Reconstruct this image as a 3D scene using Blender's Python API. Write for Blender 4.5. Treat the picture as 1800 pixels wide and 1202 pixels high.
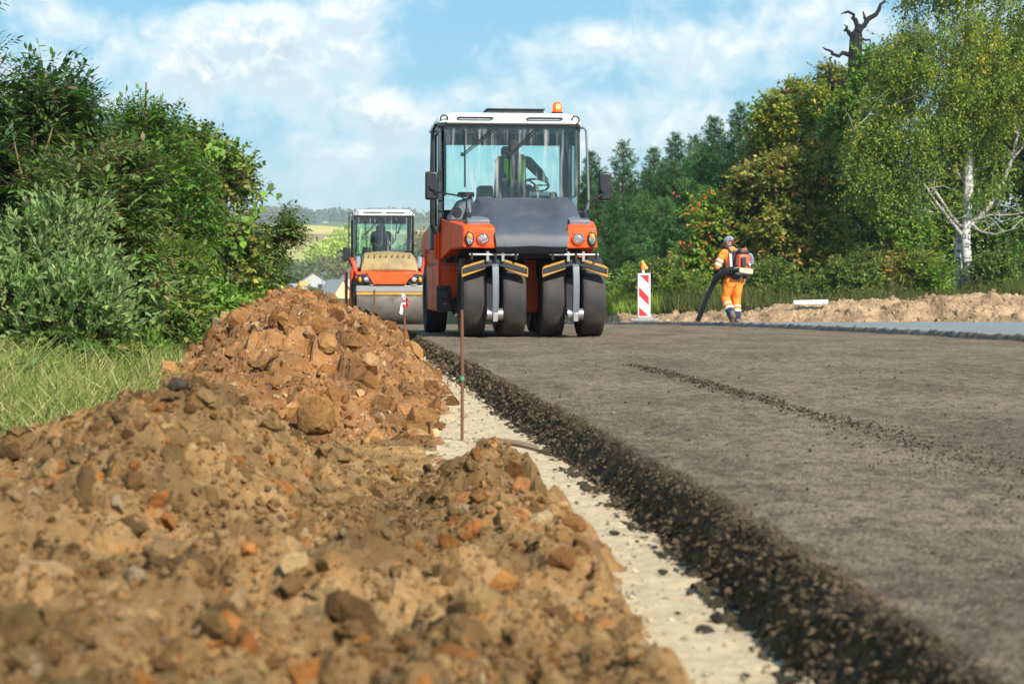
import bpy, bmesh, math, random
import numpy as np
from mathutils import Vector, Matrix, Euler
for o in list(bpy.data.objects): bpy.data.objects.remove(o)
sc = bpy.context.scene
COL = sc.collection
R = math.radians
# ------------------------------------------------------------------ camera
CZ = 0.52                       # eye height above the road, metres
FPX = 3600.0                    # focal length in pixels of an 1800 px wide frame (72 mm)
TH = math.atan(77 / 3600)
cam = bpy.data.cameras.new('camera')
cam.lens = 72; cam.sensor_width = 36; cam.sensor_fit = 'HORIZONTAL'
cam.clip_start = 0.05; cam.clip_end = 20000
cam.dof.use_dof = True; cam.dof.focus_distance = 19.0; cam.dof.aperture_fstop = 7.6
cam_o = bpy.data.objects.new('camera', cam); COL.objects.link(cam_o)
cam_o.location = (0, 0, CZ); cam_o.rotation_euler = (R(90) - TH, 0, 0)
sc.camera = cam_o
# ------------------------------------------------------------------ render settings
sc.view_settings.view_transform = 'Standard'; sc.view_settings.look = 'None'
sc.view_settings.exposure = 0.6; sc.view_settings.gamma = 1.0
sc.render.engine = 'CYCLES'
sc.cycles.use_denoising = True
sc.cycles.max_bounces = 8; sc.cycles.transparent_max_bounces = 12; sc.cycles.volume_bounces = 1
sc.cycles.diffuse_bounces = 3; sc.cycles.glossy_bounces = 3; sc.cycles.transmission_bounces = 5
sc.cycles.sample_clamp_indirect = 6
# ------------------------------------------------------------------ sun and sky
SUN_EL, SUN_AZ = 36.0, 148.0    # azimuth clockwise from the view direction
sun = bpy.data.lights.new('sun', 'SUN'); sun.energy = 5.0; sun.angle = R(0.6); sun.color = (1.0, 0.93, 0.82)
sun_o = bpy.data.objects.new('sun', sun); COL.objects.link(sun_o)
_d = Vector((math.sin(R(SUN_AZ)) * math.cos(R(SUN_EL)), math.cos(R(SUN_AZ)) * math.cos(R(SUN_EL)), math.sin(R(SUN_EL))))
sun_o.rotation_euler = _d.to_track_quat('Z', 'Y').to_euler(); sun_o.location = _d * 60
W = bpy.data.worlds.new('World'); sc.world = W; W.use_nodes = True

class NT:
    """small node-tree writer"""
    def __init__(s, tree): s.t = tree; tree.nodes.clear()
    def n(s, typ, **kw):
        nd = s.t.nodes.new('ShaderNode' + typ)
        for k, v in kw.items(): setattr(nd, k, v)
        return nd
    def l(s, a, b): s.t.links.new(a, b)
    def put(s, sock, v):
        if hasattr(v, 'is_linked') or isinstance(v, bpy.types.NodeSocket): s.l(v, sock)
        else:
            try: sock.default_value = v
            except Exception: sock.default_value = (*v, 1.0)
    def m(s, op, a, b=None, c=None, clamp=False):
        nd = s.n('Math', operation=op); nd.use_clamp = clamp
        s.put(nd.inputs[0], a)
        if b is not None: s.put(nd.inputs[1], b)
        if c is not None: s.put(nd.inputs[2], c)
        return nd.outputs[0]
    def mix(s, f, a, b, mode='MIX'):
        nd = s.n('Mix', data_type='RGBA', blend_type=mode)
        s.put(nd.inputs[0], f); s.put(nd.inputs[6], a); s.put(nd.inputs[7], b)
        return nd.outputs[2]
    def noise(s, vec, scale, detail=4, rough=.55, dist=0.0, out=0):
        nd = s.n('TexNoise'); s.l(vec, nd.inputs['Vector'])
        nd.inputs['Scale'].default_value = scale; nd.inputs['Detail'].default_value = detail
        nd.inputs['Roughness'].default_value = rough; nd.inputs['Distortion'].default_value = dist
        return nd.outputs[out]
    def voro(s, vec, scale, feature='F1', out=0):
        nd = s.n('TexVoronoi', feature=feature); s.l(vec, nd.inputs['Vector']); nd.inputs['Scale'].default_value = scale
        return nd.outputs[out]
    def ramp(s, f, stops, interp='LINEAR'):
        nd = s.n('ValToRGB'); s.put(nd.inputs[0], f); cr = nd.color_ramp; cr.interpolation = interp
        while len(cr.elements) < len(stops): cr.elements.new(.5)
        for e, (p, c) in zip(cr.elements, stops):
            e.position = p; e.color = (c, c, c, 1) if isinstance(c, (int, float)) else (*c, 1)
        return nd.outputs[0]
    def smooth(s, v, a, b, lo=0.0, hi=1.0):
        nd = s.n('MapRange', interpolation_type='SMOOTHSTEP'); s.put(nd.inputs[0], v)
        for i, x in enumerate((a, b, lo, hi)): nd.inputs[i + 1].default_value = x
        return nd.outputs[0]
    def scalev(s, vec, v):
        nd = s.n('VectorMath', operation='MULTIPLY'); s.l(vec, nd.inputs[0]); nd.inputs[1].default_value = v
        return nd.outputs[0]

def build_sky():
    t = NT(W.node_tree)
    sky = t.n('TexSky', sky_type='NISHITA'); sky.sun_disc = False
    sky.sun_elevation = R(SUN_EL); sky.sun_rotation = R(SUN_AZ); sky.air_density = 1.0; sky.dust_density = .6; sky.ozone_density = 2.2
    d = t.n('TexCoord').outputs['Generated']
    nrm = t.n('VectorMath', operation='NORMALIZE'); t.l(d, nrm.inputs[0])
    sp = t.n('SeparateXYZ'); t.l(nrm.outputs[0], sp.inputs[0])
    az = t.m('MULTIPLY', t.m('ARCTAN2', sp.outputs[0], sp.outputs[1]), 180 / math.pi)
    el = t.m('MULTIPLY', t.m('ARCSINE', sp.outputs[2]), 180 / math.pi)
    def cloudfield(delta):
        c = t.n('CombineXYZ'); t.put(c.inputs[0], t.m('MULTIPLY', az, .38)); t.put(c.inputs[1], t.m('MULTIPLY', t.m('ADD', el, delta), .44)); c.inputs[2].default_value = 7.3
        big = t.noise(c.outputs[0], .62, 2, .5)
        fine = t.noise(c.outputs[0], 1.7, 10, .60, .3)
        return t.m('ADD', t.m('MULTIPLY', big, .32), t.m('MULTIPLY', fine, .68))
    # cumulus banks and blue openings of this day's sky: azimuth, elevation, half widths, strength
    blobs = [(-7.4,7.4,2.2,.9,.15),(-6.2,6.3,1.5,.8,.14),(-9.5,6.6,1.6,.9,.06),(-4.6,7.9,1.2,.6,.15),(-0.2,6.4,1.0,.75,.11),(2.5,7.2,.7,.7,.13),
             (4.2,7.1,1.2,.8,.11),(-4.0,5.4,1.1,.5,.13),(-2.9,5.0,1.0,.6,.13),(5.8,6.6,.9,.6,.08),(8.6,7.6,1.2,.9,.08),(-2.2,7.9,1.0,.5,.05),
             (-8.5,8.3,1.8,.25,-.20),(-1.7,7.0,1.7,.8,-.14),(1.0,8.0,2.4,.5,-.22),(-2.6,6.2,2.0,.5,-.12),(-5.6,6.9,.5,.9,-.04),(6.0,8.0,1.2,.5,-.13),(2.6,6.2,1.0,.6,-.07),(-6.5,5.2,2.2,.8,-.03),(-10.6,8.2,1.4,.4,-.16)]
    def bl(delta):
        e2 = t.m('ADD', el, delta); acc = None
        for a0, e0, wa, we, s in blobs:
            q = t.m('ADD', t.m('POWER', t.m('ABSOLUTE', t.m('DIVIDE', t.m('SUBTRACT', az, a0), wa)), 2.0), t.m('POWER', t.m('ABSOLUTE', t.m('DIVIDE', t.m('SUBTRACT', e2, e0), we)), 2.0))
            v = t.m('MULTIPLY', t.m('EXPONENT', t.m('MULTIPLY', q, -1.0)), s)
            acc = v if acc is None else t.m('ADD', acc, v)
        return acc
    f0 = t.m('ADD', cloudfield(0.0), bl(0.0)); f1 = t.m('ADD', cloudfield(.42), bl(.42))
    cover = t.m('MULTIPLY', t.smooth(f0, .385, .60), t.smooth(el, 40, 12, .45, 1.0))  # clouds thinned high overhead, out of view, to lower the ambient light
    lit = t.smooth(t.m('SUBTRACT', f0, f1), -.06, .11)
    body = t.smooth(f0, .50, .72)
    cgrey = t.mix(lit, (.46, .59, .69), (.96, .95, .935))
    ccol = t.mix(body, (.60, .735, .82), cgrey)
    skyc = t.mix(1.0, sky.outputs[0], (.088, .100, .100), 'MULTIPLY')
    skyb = t.mix(.6, skyc, (.085, .42, .69))
    both = t.mix(t.m('MULTIPLY', cover, .96), skyb, ccol)
    haze = t.smooth(el, 4.8, -0.5)
    fin = t.mix(t.m('MULTIPLY', haze, .75), both, (.66, .77, .86))
    bg = t.n('Background'); t.l(fin, bg.inputs[0]); bg.inputs[1].default_value = 0.86
    out = t.n('OutputWorld'); t.l(bg.outputs[0], out.inputs[0])
build_sky()

# ------------------------------------------------------------------ tagging
def tag(o, label=None, cat=None, group=None, kind=None):
    if label: o['label'] = label
    if cat: o['category'] = cat
    if group: o['group'] = group
    if kind: o['kind'] = kind
    return o
def thing(name, label, cat, loc=(0, 0, 0), rotz=0.0, group=None):
    o = bpy.data.objects.new(name, None); COL.objects.link(o); o.empty_display_size = .2
    o.location = loc; o.rotation_euler = (0, 0, rotz)
    return tag(o, label, cat, group)
def ray(px, py):
    u = (px - 900) / FPX; v = (601 - py) / FPX
    return (u, math.cos(TH) + v * math.sin(TH), -math.sin(TH) + v * math.cos(TH))
def at(px, py, Y):
    """the world point seen at a photo pixel at distance Y"""
    d = ray(px, py); t = Y / d[1]
    return Vector((d[0] * t, Y, CZ + d[2] * t))

# ------------------------------------------------------------------ noise in numpy
def h2(ix, iy, s):
    n = (ix.astype(np.int64) * 374761393 + iy.astype(np.int64) * 668265263 + int(s) * 1442695041) & 0xffffffff
    n = ((n ^ (n >> 13)) * 1274126177) & 0xffffffff
    n = ((n ^ (n >> 15)) * 2246822519) & 0xffffffff
    return (n ^ (n >> 16)) / 4294967296.0
def vnoise(x, y, s=0):
    ix = np.floor(x); iy = np.floor(y); fx = x - ix; fy = y - iy
    fx = fx * fx * fx * (fx * (fx * 6 - 15) + 10); fy = fy * fy * fy * (fy * (fy * 6 - 15) + 10)
    a = h2(ix, iy, s); b = h2(ix + 1, iy, s); c = h2(ix, iy + 1, s); d = h2(ix + 1, iy + 1, s)
    return (a + (b - a) * fx) * (1 - fy) + (c + (d - c) * fx) * fy
def fbm(x, y, s=0, o=5, g=.5):
    v = 0; a = 1.0; t = 0
    for i in range(o):
        v = v + a * (vnoise(x * 2 ** i + 17.3 * i, y * 2 ** i - 9.1 * i, s + i) - .5); t += a; a *= g
    return v / t * 2
def clods(x, y, size, s, dens=.8):
    """height of half-buried angular lumps about `size` across"""
    u = x / size; v = y / size; ix = np.floor(u); iy = np.floor(v); best = np.zeros_like(u)
    for dx in (-1, 0, 1):
        for dy in (-1, 0, 1):
            cx = ix + dx; cy = iy + dy
            px = cx + .15 + .7 * h2(cx, cy, s); py = cy + .15 + .7 * h2(cx, cy, s + 1)
            r = .28 + .5 * h2(cx, cy, s + 2); an = h2(cx, cy, s + 3) * 6.28; st = .6 + .4 * h2(cx, cy, s + 4)
            ex = (u - px) * np.cos(an) + (v - py) * np.sin(an); ey = (-(u - px) * np.sin(an) + (v - py) * np.cos(an)) / st
            d = np.maximum(np.abs(ex), np.abs(ey)) * .55 + np.sqrt(ex * ex + ey * ey) * .5
            k = np.clip(1 - d / r, 0, 1)
            top = .25 + .5 * h2(cx, cy, s + 5) + .9 * (h2(cx, cy, s + 6) - .5) * ex + .9 * (h2(cx, cy, s + 7) - .5) * ey
            hgt = np.minimum(k * 2.6, np.maximum(top, .02)) * r
            hgt = np.where(h2(cx, cy, s + 8) < dens, hgt, 0)
            best = np.maximum(best, hgt)
    return best * size

# ------------------------------------------------------------------ mesh writing
def link(name, me, mat=None, parent=None, smooth=None):
    o = bpy.data.objects.new(name, me); COL.objects.link(o)
    if mat is not None:
        for m_ in (mat if isinstance(mat, (list, tuple)) else [mat]): me.materials.append(m_)
    if parent is not None: o.parent = parent
    if smooth is None and len(me.polygons): me.polygons.foreach_set('use_smooth', np.zeros(len(me.polygons), dtype=bool))
    if smooth is not None and len(me.polygons):
        me.polygons.foreach_set('use_smooth', np.ones(len(me.polygons), dtype=bool))
        if smooth < 180: me.set_sharp_from_angle(angle=R(smooth))
    return o
def fast_mesh(name, V, F, tint=None):
    """numpy verts (n,3), faces (m,k) -> mesh"""
    me = bpy.data.meshes.new(name); n = len(V); m, k = F.shape
    me.vertices.add(n); me.vertices.foreach_set('co', np.ascontiguousarray(V, dtype=np.float32).ravel())
    me.loops.add(m * k); me.loops.foreach_set('vertex_index', np.ascontiguousarray(F, dtype=np.int32).ravel())
    me.polygons.add(m); me.polygons.foreach_set('loop_start', np.arange(0, m * k, k, dtype=np.int32))
    if tint is not None:
        a = me.attributes.new('tint', 'FLOAT_COLOR', 'POINT')
        a.data.foreach_set('color', np.ascontiguousarray(np.c_[tint, np.ones(n)], dtype=np.float32).ravel())
    me.update(calc_edges=True); me.validate()
    return me
def grid_mesh(name, X, Y, Z, tint=None):
    r, c = X.shape; V = np.stack([X, Y, Z], -1).reshape(-1, 3)
    i = np.arange(r * c).reshape(r, c)
    F = np.stack([i[:-1, :-1], i[:-1, 1:], i[1:, 1:], i[1:, :-1]], -1).reshape(-1, 4)
    return fast_mesh(name, V, F, None if tint is None else tint.reshape(-1, 3))

class MB:
    def __init__(s): s.v = []; s.f = []; s.mi = []; s.cur = 0
    def add(s, vs, fs):
        b = len(s.v); s.v += [tuple(v) for v in vs]; s.f += [tuple(i + b for i in f) for f in fs]; s.mi += [s.cur] * len(fs); return s
    def box(s, c, d, rot=None, taper=(1, 1)):
        m = Euler(rot or (0, 0, 0)).to_matrix(); c = Vector(c); vs = []
        for z in (-.5, .5):
            k = taper if z > 0 else (1, 1)
            for x, y in ((-.5, -.5), (.5, -.5), (.5, .5), (-.5, .5)): vs.append(c + m @ Vector((x * d[0] * k[0], y * d[1] * k[1], z * d[2])))
        return s.add(vs, [(0, 3, 2, 1), (4, 5, 6, 7), (0, 1, 5, 4), (1, 2, 6, 5), (2, 3, 7, 6), (3, 0, 4, 7)])
    def span(s, a, b): return s.box([(a[i] + b[i]) / 2 for i in range(3)], [abs(b[i] - a[i]) for i in range(3)])
    def hexa(s, bot, top):
        return s.add(list(bot) + list(top), [(0, 3, 2, 1), (4, 5, 6, 7), (0, 1, 5, 4), (1, 2, 6, 5), (2, 3, 7, 6), (3, 0, 4, 7)])
    def loft(s, rings, closed=True, caps=True):
        n = len(rings[0]); vs = [p for r in rings for p in r]; fs = []
        for i in range(len(rings) - 1):
            for j in range(n if closed else n - 1):
                k = (j + 1) % n; fs.append((i * n + j, i * n + k, (i + 1) * n + k, (i + 1) * n + j))
        if caps and closed: fs.append(tuple(range(n))[::-1]); fs.append(tuple(range((len(rings) - 1) * n, len(rings) * n)))
        return s.add(vs, fs)
    def tube(s, pts, r, n=8, caps=True, round_ends=False, flat=1.0):
        pts = [Vector(p) for p in pts]; rs = list(r) if isinstance(r, (list, tuple)) else [r] * len(pts)
        if round_ends:
            a = (pts[0] - pts[1]).normalized(); b = (pts[-1] - pts[-2]).normalized()
            pre = [(pts[0] + a * rs[0] * math.sin(q), rs[0] * math.cos(q)) for q in (1.5, 1.1, .6)]
            post = [(pts[-1] + b * rs[-1] * math.sin(q), rs[-1] * math.cos(q)) for q in (.6, 1.1, 1.5)]
            pts = [p for p, _ in pre] + pts + [p for p, _ in post]; rs = [q for _, q in pre] + rs + [q for _, q in post]
        rings = []; up = None
        for i, p in enumerate(pts):
            t = (pts[min(i + 1, len(pts) - 1)] - pts[max(i - 1, 0)]).normalized()
            if up is None:
                up = Vector((0, 0, 1)) if abs(t.z) < .9 else Vector((0, 1, 0))
            up = (up - t * up.dot(t))
            if up.length < 1e-5: up = t.orthogonal()
            up.normalize(); sd = t.cross(up)
            rings.append([p + (sd * math.cos(2 * math.pi * j / n) + up * math.sin(2 * math.pi * j / n) * flat) * rs[i] for j in range(n)])
        return s.loft(rings, True, caps)
    def lathe(s, prof, c=(0, 0, 0), axis='z', n=32, caps=True, scale=(1, 1)):
        """prof: (radius, along)"""
        rings = []
        for r, h in prof:
            ring = []
            for j in range(n):
                a = 2 * math.pi * j / n; p, q = r * math.cos(a) * scale[0], r * math.sin(a) * scale[1]
                v = {'z': (p, q, h), 'x': (h, p, q), 'y': (q, h, p)}[axis]
                ring.append((v[0] + c[0], v[1] + c[1], v[2] + c[2]))
            rings.append(ring)
        return s.loft(rings, True, caps)
    def prism(s, poly, axis, a, b):
        def P(p, h): return {'x': (h, p[0], p[1]), 'y': (p[0], h, p[1]), 'z': (p[0], p[1], h)}[axis]
        return s.loft([[P(p, a) for p in poly], [P(p, b) for p in poly]])
    def build(s, name, mat, parent=None, bevel=0.0, smooth=30, remesh=None, seg=2):
        me = bpy.data.meshes.new(name); me.from_pydata(s.v, [], s.f)
        if any(s.mi): me.polygons.foreach_set('material_index', np.array(s.mi, dtype=np.int32))
        bm = bmesh.new(); bm.from_mesh(me); bmesh.ops.recalc_face_normals(bm, faces=bm.faces); bm.to_mesh(me); bm.free()
        o = link(name, me, mat, parent, smooth)
        if bevel:
            md = o.modifiers.new('bevel', 'BEVEL'); md.width = bevel; md.segments = seg; md.limit_method = 'ANGLE'; md.angle_limit = R(35); md.harden_normals = False
        if remesh:
            md = o.modifiers.new('remesh', 'REMESH'); md.mode = 'VOXEL'; md.voxel_size = remesh; md.use_smooth_shade = True
            sm = o.modifiers.new('smooth', 'SMOOTH'); sm.factor = .5; sm.iterations = 3
        return o
def dup(root, loc=None, rotz=None, label=None, scale=None):
    r = root.copy(); COL.objects.link(r)
    if loc is not None: r.location = loc
    if rotz is not None: r.rotation_euler = (0, 0, rotz)
    if scale is not None: r.scale = scale
    if label: r['label'] = label
    for ch in list(root.children):
        c = ch.copy(); COL.objects.link(c); c.parent = r
        for g in list(ch.children):
            d = g.copy(); COL.objects.link(d); d.parent = c
    return r

# ------------------------------------------------------------------ materials
def mat_base(name):
    m = bpy.data.materials.new(name); m.use_nodes = True; return m, NT(m.node_tree)
def finish(t, bsdf, disp=None):
    out = t.n('OutputMaterial'); t.l(bsdf, out.inputs[0])
def paint(name, col, rough=.4, metal=0.0, dirt=.25, dirtcol=(.20, .16, .12), scale=6.0, coat=0.0, bump=0.0, spec=.5):
    m, t = mat_base(name); b = t.n('BsdfPrincipled')
    o = t.n('TexCoord').outputs['Object']
    n1 = t.noise(o, scale, 6, .6); n2 = t.noise(o, scale * 9, 3, .6)
    f = t.m('MULTIPLY', t.smooth(t.m('ADD', t.m('MULTIPLY', n1, .75), t.m('MULTIPLY', n2, .25)), .42, .72), dirt)
    t.l(t.mix(f, col, dirtcol), b.inputs['Base Color'])
    t.l(t.m('ADD', t.m('MULTIPLY', f, .5), rough, clamp=True), b.inputs['Roughness'])
    b.inputs['Metallic'].default_value = metal; b.inputs['Specular IOR Level'].default_value = spec
    if coat: b.inputs['Coat Weight'].default_value = coat; b.inputs['Coat Roughness'].default_value = .12
    if bump:
        bp = t.n('Bump'); bp.inputs['Strength'].default_value = bump; bp.inputs['Distance'].default_value = .01
        t.l(t.noise(o, scale * 25, 3), bp.inputs['Height']); t.l(bp.outputs[0], b.inputs['Normal'])
    finish(t, b.outputs[0]); return m
def glass_mat(name, tint, streaks=.10, refl=1.0):
    m, t = mat_base(name)
    tr = t.n('BsdfTransparent'); tr.inputs[0].default_value = (*tint, 1)
    gl = t.n('BsdfGlossy'); gl.inputs['Roughness'].default_value = .03; gl.inputs[0].default_value = (1, 1, 1, 1)
    df = t.n('BsdfDiffuse'); df.inputs[0].default_value = (.78, .79, .75, 1)
    o = t.n('TexCoord').outputs['Object']
    st = t.noise(t.scalev(o, (9, 9, .7)), 1.6, 5, .6)  # white streaks paint reflections on the pane along with its dust
    fr = t.n('Fresnel'); fr.inputs[0].default_value = 1.5
    m1 = t.n('MixShader'); t.l(t.m('MULTIPLY', t.smooth(st, .5, .78), streaks), m1.inputs[0]); t.l(tr.outputs[0], m1.inputs[1]); t.l(df.outputs[0], m1.inputs[2])
    m2 = t.n('MixShader'); t.l(t.m('MULTIPLY', fr.outputs[0], refl, clamp=True), m2.inputs[0]); t.l(m1.outputs[0], m2.inputs[1]); t.l(gl.outputs[0], m2.inputs[2])
    finish(t, m2.outputs[0]); return m
def glow(name, col, power):
    m, t = mat_base(name); b = t.n('BsdfPrincipled'); b.inputs['Base Color'].default_value = (*col, 1); b.inputs['Roughness'].default_value = .15
    b.inputs['Emission Color'].default_value = (*col, 1); b.inputs['Emission Strength'].default_value = power
    finish(t, b.outputs[0]); return m
def tint_mat(name, rough=.9, bump=.6, bscale=60.0, transl=0.0, low=0.0, var=.35, vscale=25.0, spec=.3, mul=(1, 1, 1), bdist=.02):
    """colour comes from each piece's own tint attribute (leaf, stone, blade)"""
    m, t = mat_base(name); b = t.n('BsdfPrincipled'); a = t.n('Attribute', attribute_name='tint').outputs[0]
    g = t.n('NewGeometry').outputs['Position']
    v = t.m('ADD', t.m('MULTIPLY', t.noise(g, vscale, 4, .65), var * 2), 1 - var)
    if low: v = t.m('MULTIPLY', v, t.smooth(t.noise(g, 1.9, 4, .6), .34, .66, 1 - low, 1 + low * .5))
    c = t.mix(1.0, t.mix(1.0, a, mul, 'MULTIPLY'), v, 'MULTIPLY'); t.l(c, b.inputs['Base Color'])
    b.inputs['Roughness'].default_value = rough; b.inputs['Specular IOR Level'].default_value = spec
    if bump:
        bp = t.n('Bump'); bp.inputs['Strength'].default_value = bump; bp.inputs['Distance'].default_value = bdist
        t.l(t.noise(g, bscale, 6, .65), bp.inputs['Height']); t.l(bp.outputs[0], b.inputs['Normal'])
    s = b.outputs[0]
    if transl:
        tl = t.n('BsdfTranslucent'); t.l(t.mix(1.0, c, (1.5, 1.5, .6), 'MULTIPLY'), tl.inputs[0])
        mx = t.n('MixShader'); mx.inputs[0].default_value = transl; t.l(s, mx.inputs[1]); t.l(tl.outputs[0], mx.inputs[2]); s = mx.outputs[0]
    finish(t, s); return m
M = {}
M['orange'] = paint('orange machine paint', (.90, .085, .007), .42, dirt=.24, coat=.03, spec=.2)
M['orange_dull'] = paint('darker orange paint', (.72, .080, .014), .5, dirt=.4, spec=.3)  # darker orange with stronger mottling than the main paint
M['hood'] = paint('grey hood plastic', (.052, .063, .086), .50, dirt=.16, dirtcol=(.22, .2, .18), scale=3)
M['hood_dusty'] = paint('dusty hood plastic', (.33, .225, .085), .6, dirt=.7, dirtcol=(.13, .12, .10), scale=4)
M['grey'] = paint('grey frame paint', (.16, .18, .21), .42, dirt=.2)
M['dark'] = paint('dark frame paint', (.018, .02, .024), .45, dirt=.2, dirtcol=(.07, .06, .05))
M['black'] = paint('black plastic', (.012, .013, .016), .38, dirt=.15, dirtcol=(.06, .055, .05))
M['rubber'] = paint('tyre rubber', (.024, .024, .025), .6, dirt=.85, dirtcol=(.075, .062, .050), scale=5, bump=.25)
M['roofwhite'] = paint('light grey cab roof', (.72, .73, .72), .45, dirt=.14, dirtcol=(.45, .43, .4))
M['steel'] = paint('worn steel', (.42, .42, .42), .38, .8, dirt=.4, dirtcol=(.2, .17, .14))
M['drum'] = paint('drum steel', (.165, .148, .125), .6, .2, dirt=.85, dirtcol=(.075, .065, .052), scale=3, bump=.1)
M['chrome'] = paint('lamp reflector', (.8, .8, .8), .12, 1.0, dirt=.1, scale=40)
M['amber'] = paint('amber lens', (.85, .28, .01), .15, dirt=.1, coat=.6)
M['lens'] = paint('clear lamp lens', (.62, .63, .64), .16, .8, dirt=.75, dirtcol=(.10, .10, .11), scale=42, coat=.9, bump=1.0)
M['yellow'] = paint('yellow scraper plastic', (.50, .25, .02), .6, dirt=.6)
M['glass'] = glass_mat('tinted cab glass', (.84, .97, .96), .38)
M['glass_clear'] = glass_mat('side cab glass', (.90, .98, .97), .05)
M['beacon'] = glow('lit amber beacon', (.95, .11, .002), .55)
M['beacon_core'] = glow('beacon lamp', (1.0, .5, .1), 2.6)
M['red'] = paint('red reflective film', (.72, .035, .045), .4, dirt=.1)
M['white'] = paint('white reflective film', (.80, .80, .78), .4, dirt=.15, dirtcol=(.5, .47, .43))
M['rust'] = paint('rusty rebar', (.20, .095, .045), .8, .2, dirt=.5, dirtcol=(.10, .05, .03), scale=30, bump=.5)
M['skin'] = paint('skin', (.52, .29, .20), .55, dirt=.1, dirtcol=(.4, .2, .14))
M['hivis'] = paint('orange workwear cloth', (.98, .26, .03), .85, dirt=.25, dirtcol=(.6, .19, .05), bump=.4)
M['navy'] = paint('navy workwear cloth', (.016, .028, .075), .9, dirt=.2, bump=.4)
M['reflective'] = paint('silver reflective tape', (.62, .62, .60), .5, dirt=.15)
M['vest'] = paint('green safety vest', (.32, .72, .05), .8, dirt=.2)
M['shirt'] = paint('dark shirt cloth', (.02, .03, .05), .9, dirt=.1)
M['capcloth'] = paint('grey cap cloth', (.24, .25, .30), .9, dirt=.2)
M['hair'] = paint('dark hair', (.05, .035, .025), .8)
M['boot'] = paint('dusty boot leather', (.17, .12, .08), .85, dirt=.4, bump=.3)
M['blower_red'] = paint('red blower housing', (.72, .10, .035), .42, dirt=.3)
M['cream'] = paint('cream fuel tank', (.66, .55, .34), .5, dirt=.3)
M['concrete'] = paint('grey concrete foot', (.34, .33, .31), .9, dirt=.4, bump=.4)
M['seat'] = paint('seat fabric', (.03, .034, .04), .9)
# ================================================================== the lie of the land
_ry = np.arange(-60, 400, .5)
def _sm(v, k):
    w = np.hanning(2 * k + 1); w /= w.sum(); return np.convolve(np.pad(v, k, mode='edge'), w, 'valid')
_xe = _sm(np.interp(_ry, [-60, 0, 2.76, 4.98, 8.87, 14.3, 33.4, 45, 54, 70, 100, 160, 400], [1.42, .76, .66, .568, .28, -.16, -1.72, -3.0, -4.25, -7.2, -15, -40, -240]), 3)
_rz = _sm(np.interp(_ry, [-60, 0, 32, 40, 48, 54, 70, 90, 120, 200, 400], [0, 0, 0, -.03, -.10, -.18, -.6, -1.3, -2.3, -3.2, -3.0]), 8)
def xe(Y): return np.interp(Y, _ry, _xe)          # left edge of the fresh road
def rz(Y): return np.interp(Y, _ry, _rz)          # road height
_ly = np.array([-60, 0, 16, 24.6, 33.4, 49, 56, 70, 100, 160]); _lx = np.array([15, 9, 7.15, 6.16, 5.1, 3.3, 2.5, -.2, -8, -33])
def xlip(Y): return np.interp(Y, _ly, _lx)        # edge of the upper pavement
_gy = [-60, 0, 60, 90, 120, 200, 400, 480, 550, 700, 900, 1200, 1500, 1700, 2400, 3000, 3600, 7000]
_gz = [0, 0, -.3, -1.2, -2.3, -3.3, -3.0, -1.6, 1.5, 8, 19, 35, 51, 56, 84, 104, 112, 112]
_by = np.array([52.5, 54.5, 56.5, 60, 90, 130]); _bx = np.array([34, 14, 5.6, 3.2, 0.4, -8])   # foot of the sandy bank
def sstep(a, b, v):
    t = np.clip((v - a) / (b - a), 0, 1); return t * t * (3 - 2 * t)
def right_side(X, Y):
    """0 on the road side of the bank, 1 behind it"""
    fy = np.interp(X, _bx[::-1], _by[::-1]); d = Y - fy
    return sstep(-.3, 4.5, d) * (1 - sstep(150, 240, Y)) * sstep(-40, -4, X + Y * .12)
def ground(X, Y):
    X = np.asarray(X, float); Y = np.asarray(Y, float)
    near = np.where(Y < 350, np.interp(Y, _ry, _rz), 0); far = np.interp(Y, _gy, _gz); k = sstep(200, 340, Y)
    z = near * (1 - k) + far * k - .17
    z = z + sstep(60, 400, Y) * fbm(X / 160, Y / 160, 3, 3) * np.clip(Y / 260, 0, 9)
    r = right_side(X, Y); z = z * (1 - r) + (.42 + .25 * fbm(X / 6, Y / 6, 5, 3)) * r
    l = sstep(-2.2, -6, X - xe(np.minimum(Y, 399))) * (1 - sstep(80, 140, Y))
    return z + l * (.10 + .12 * fbm(X / 2, Y / 2, 8, 3)) * sstep(4, 9, Y)
def gz(x, y): return float(ground(np.array([x]), np.array([y]))[0])

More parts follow.
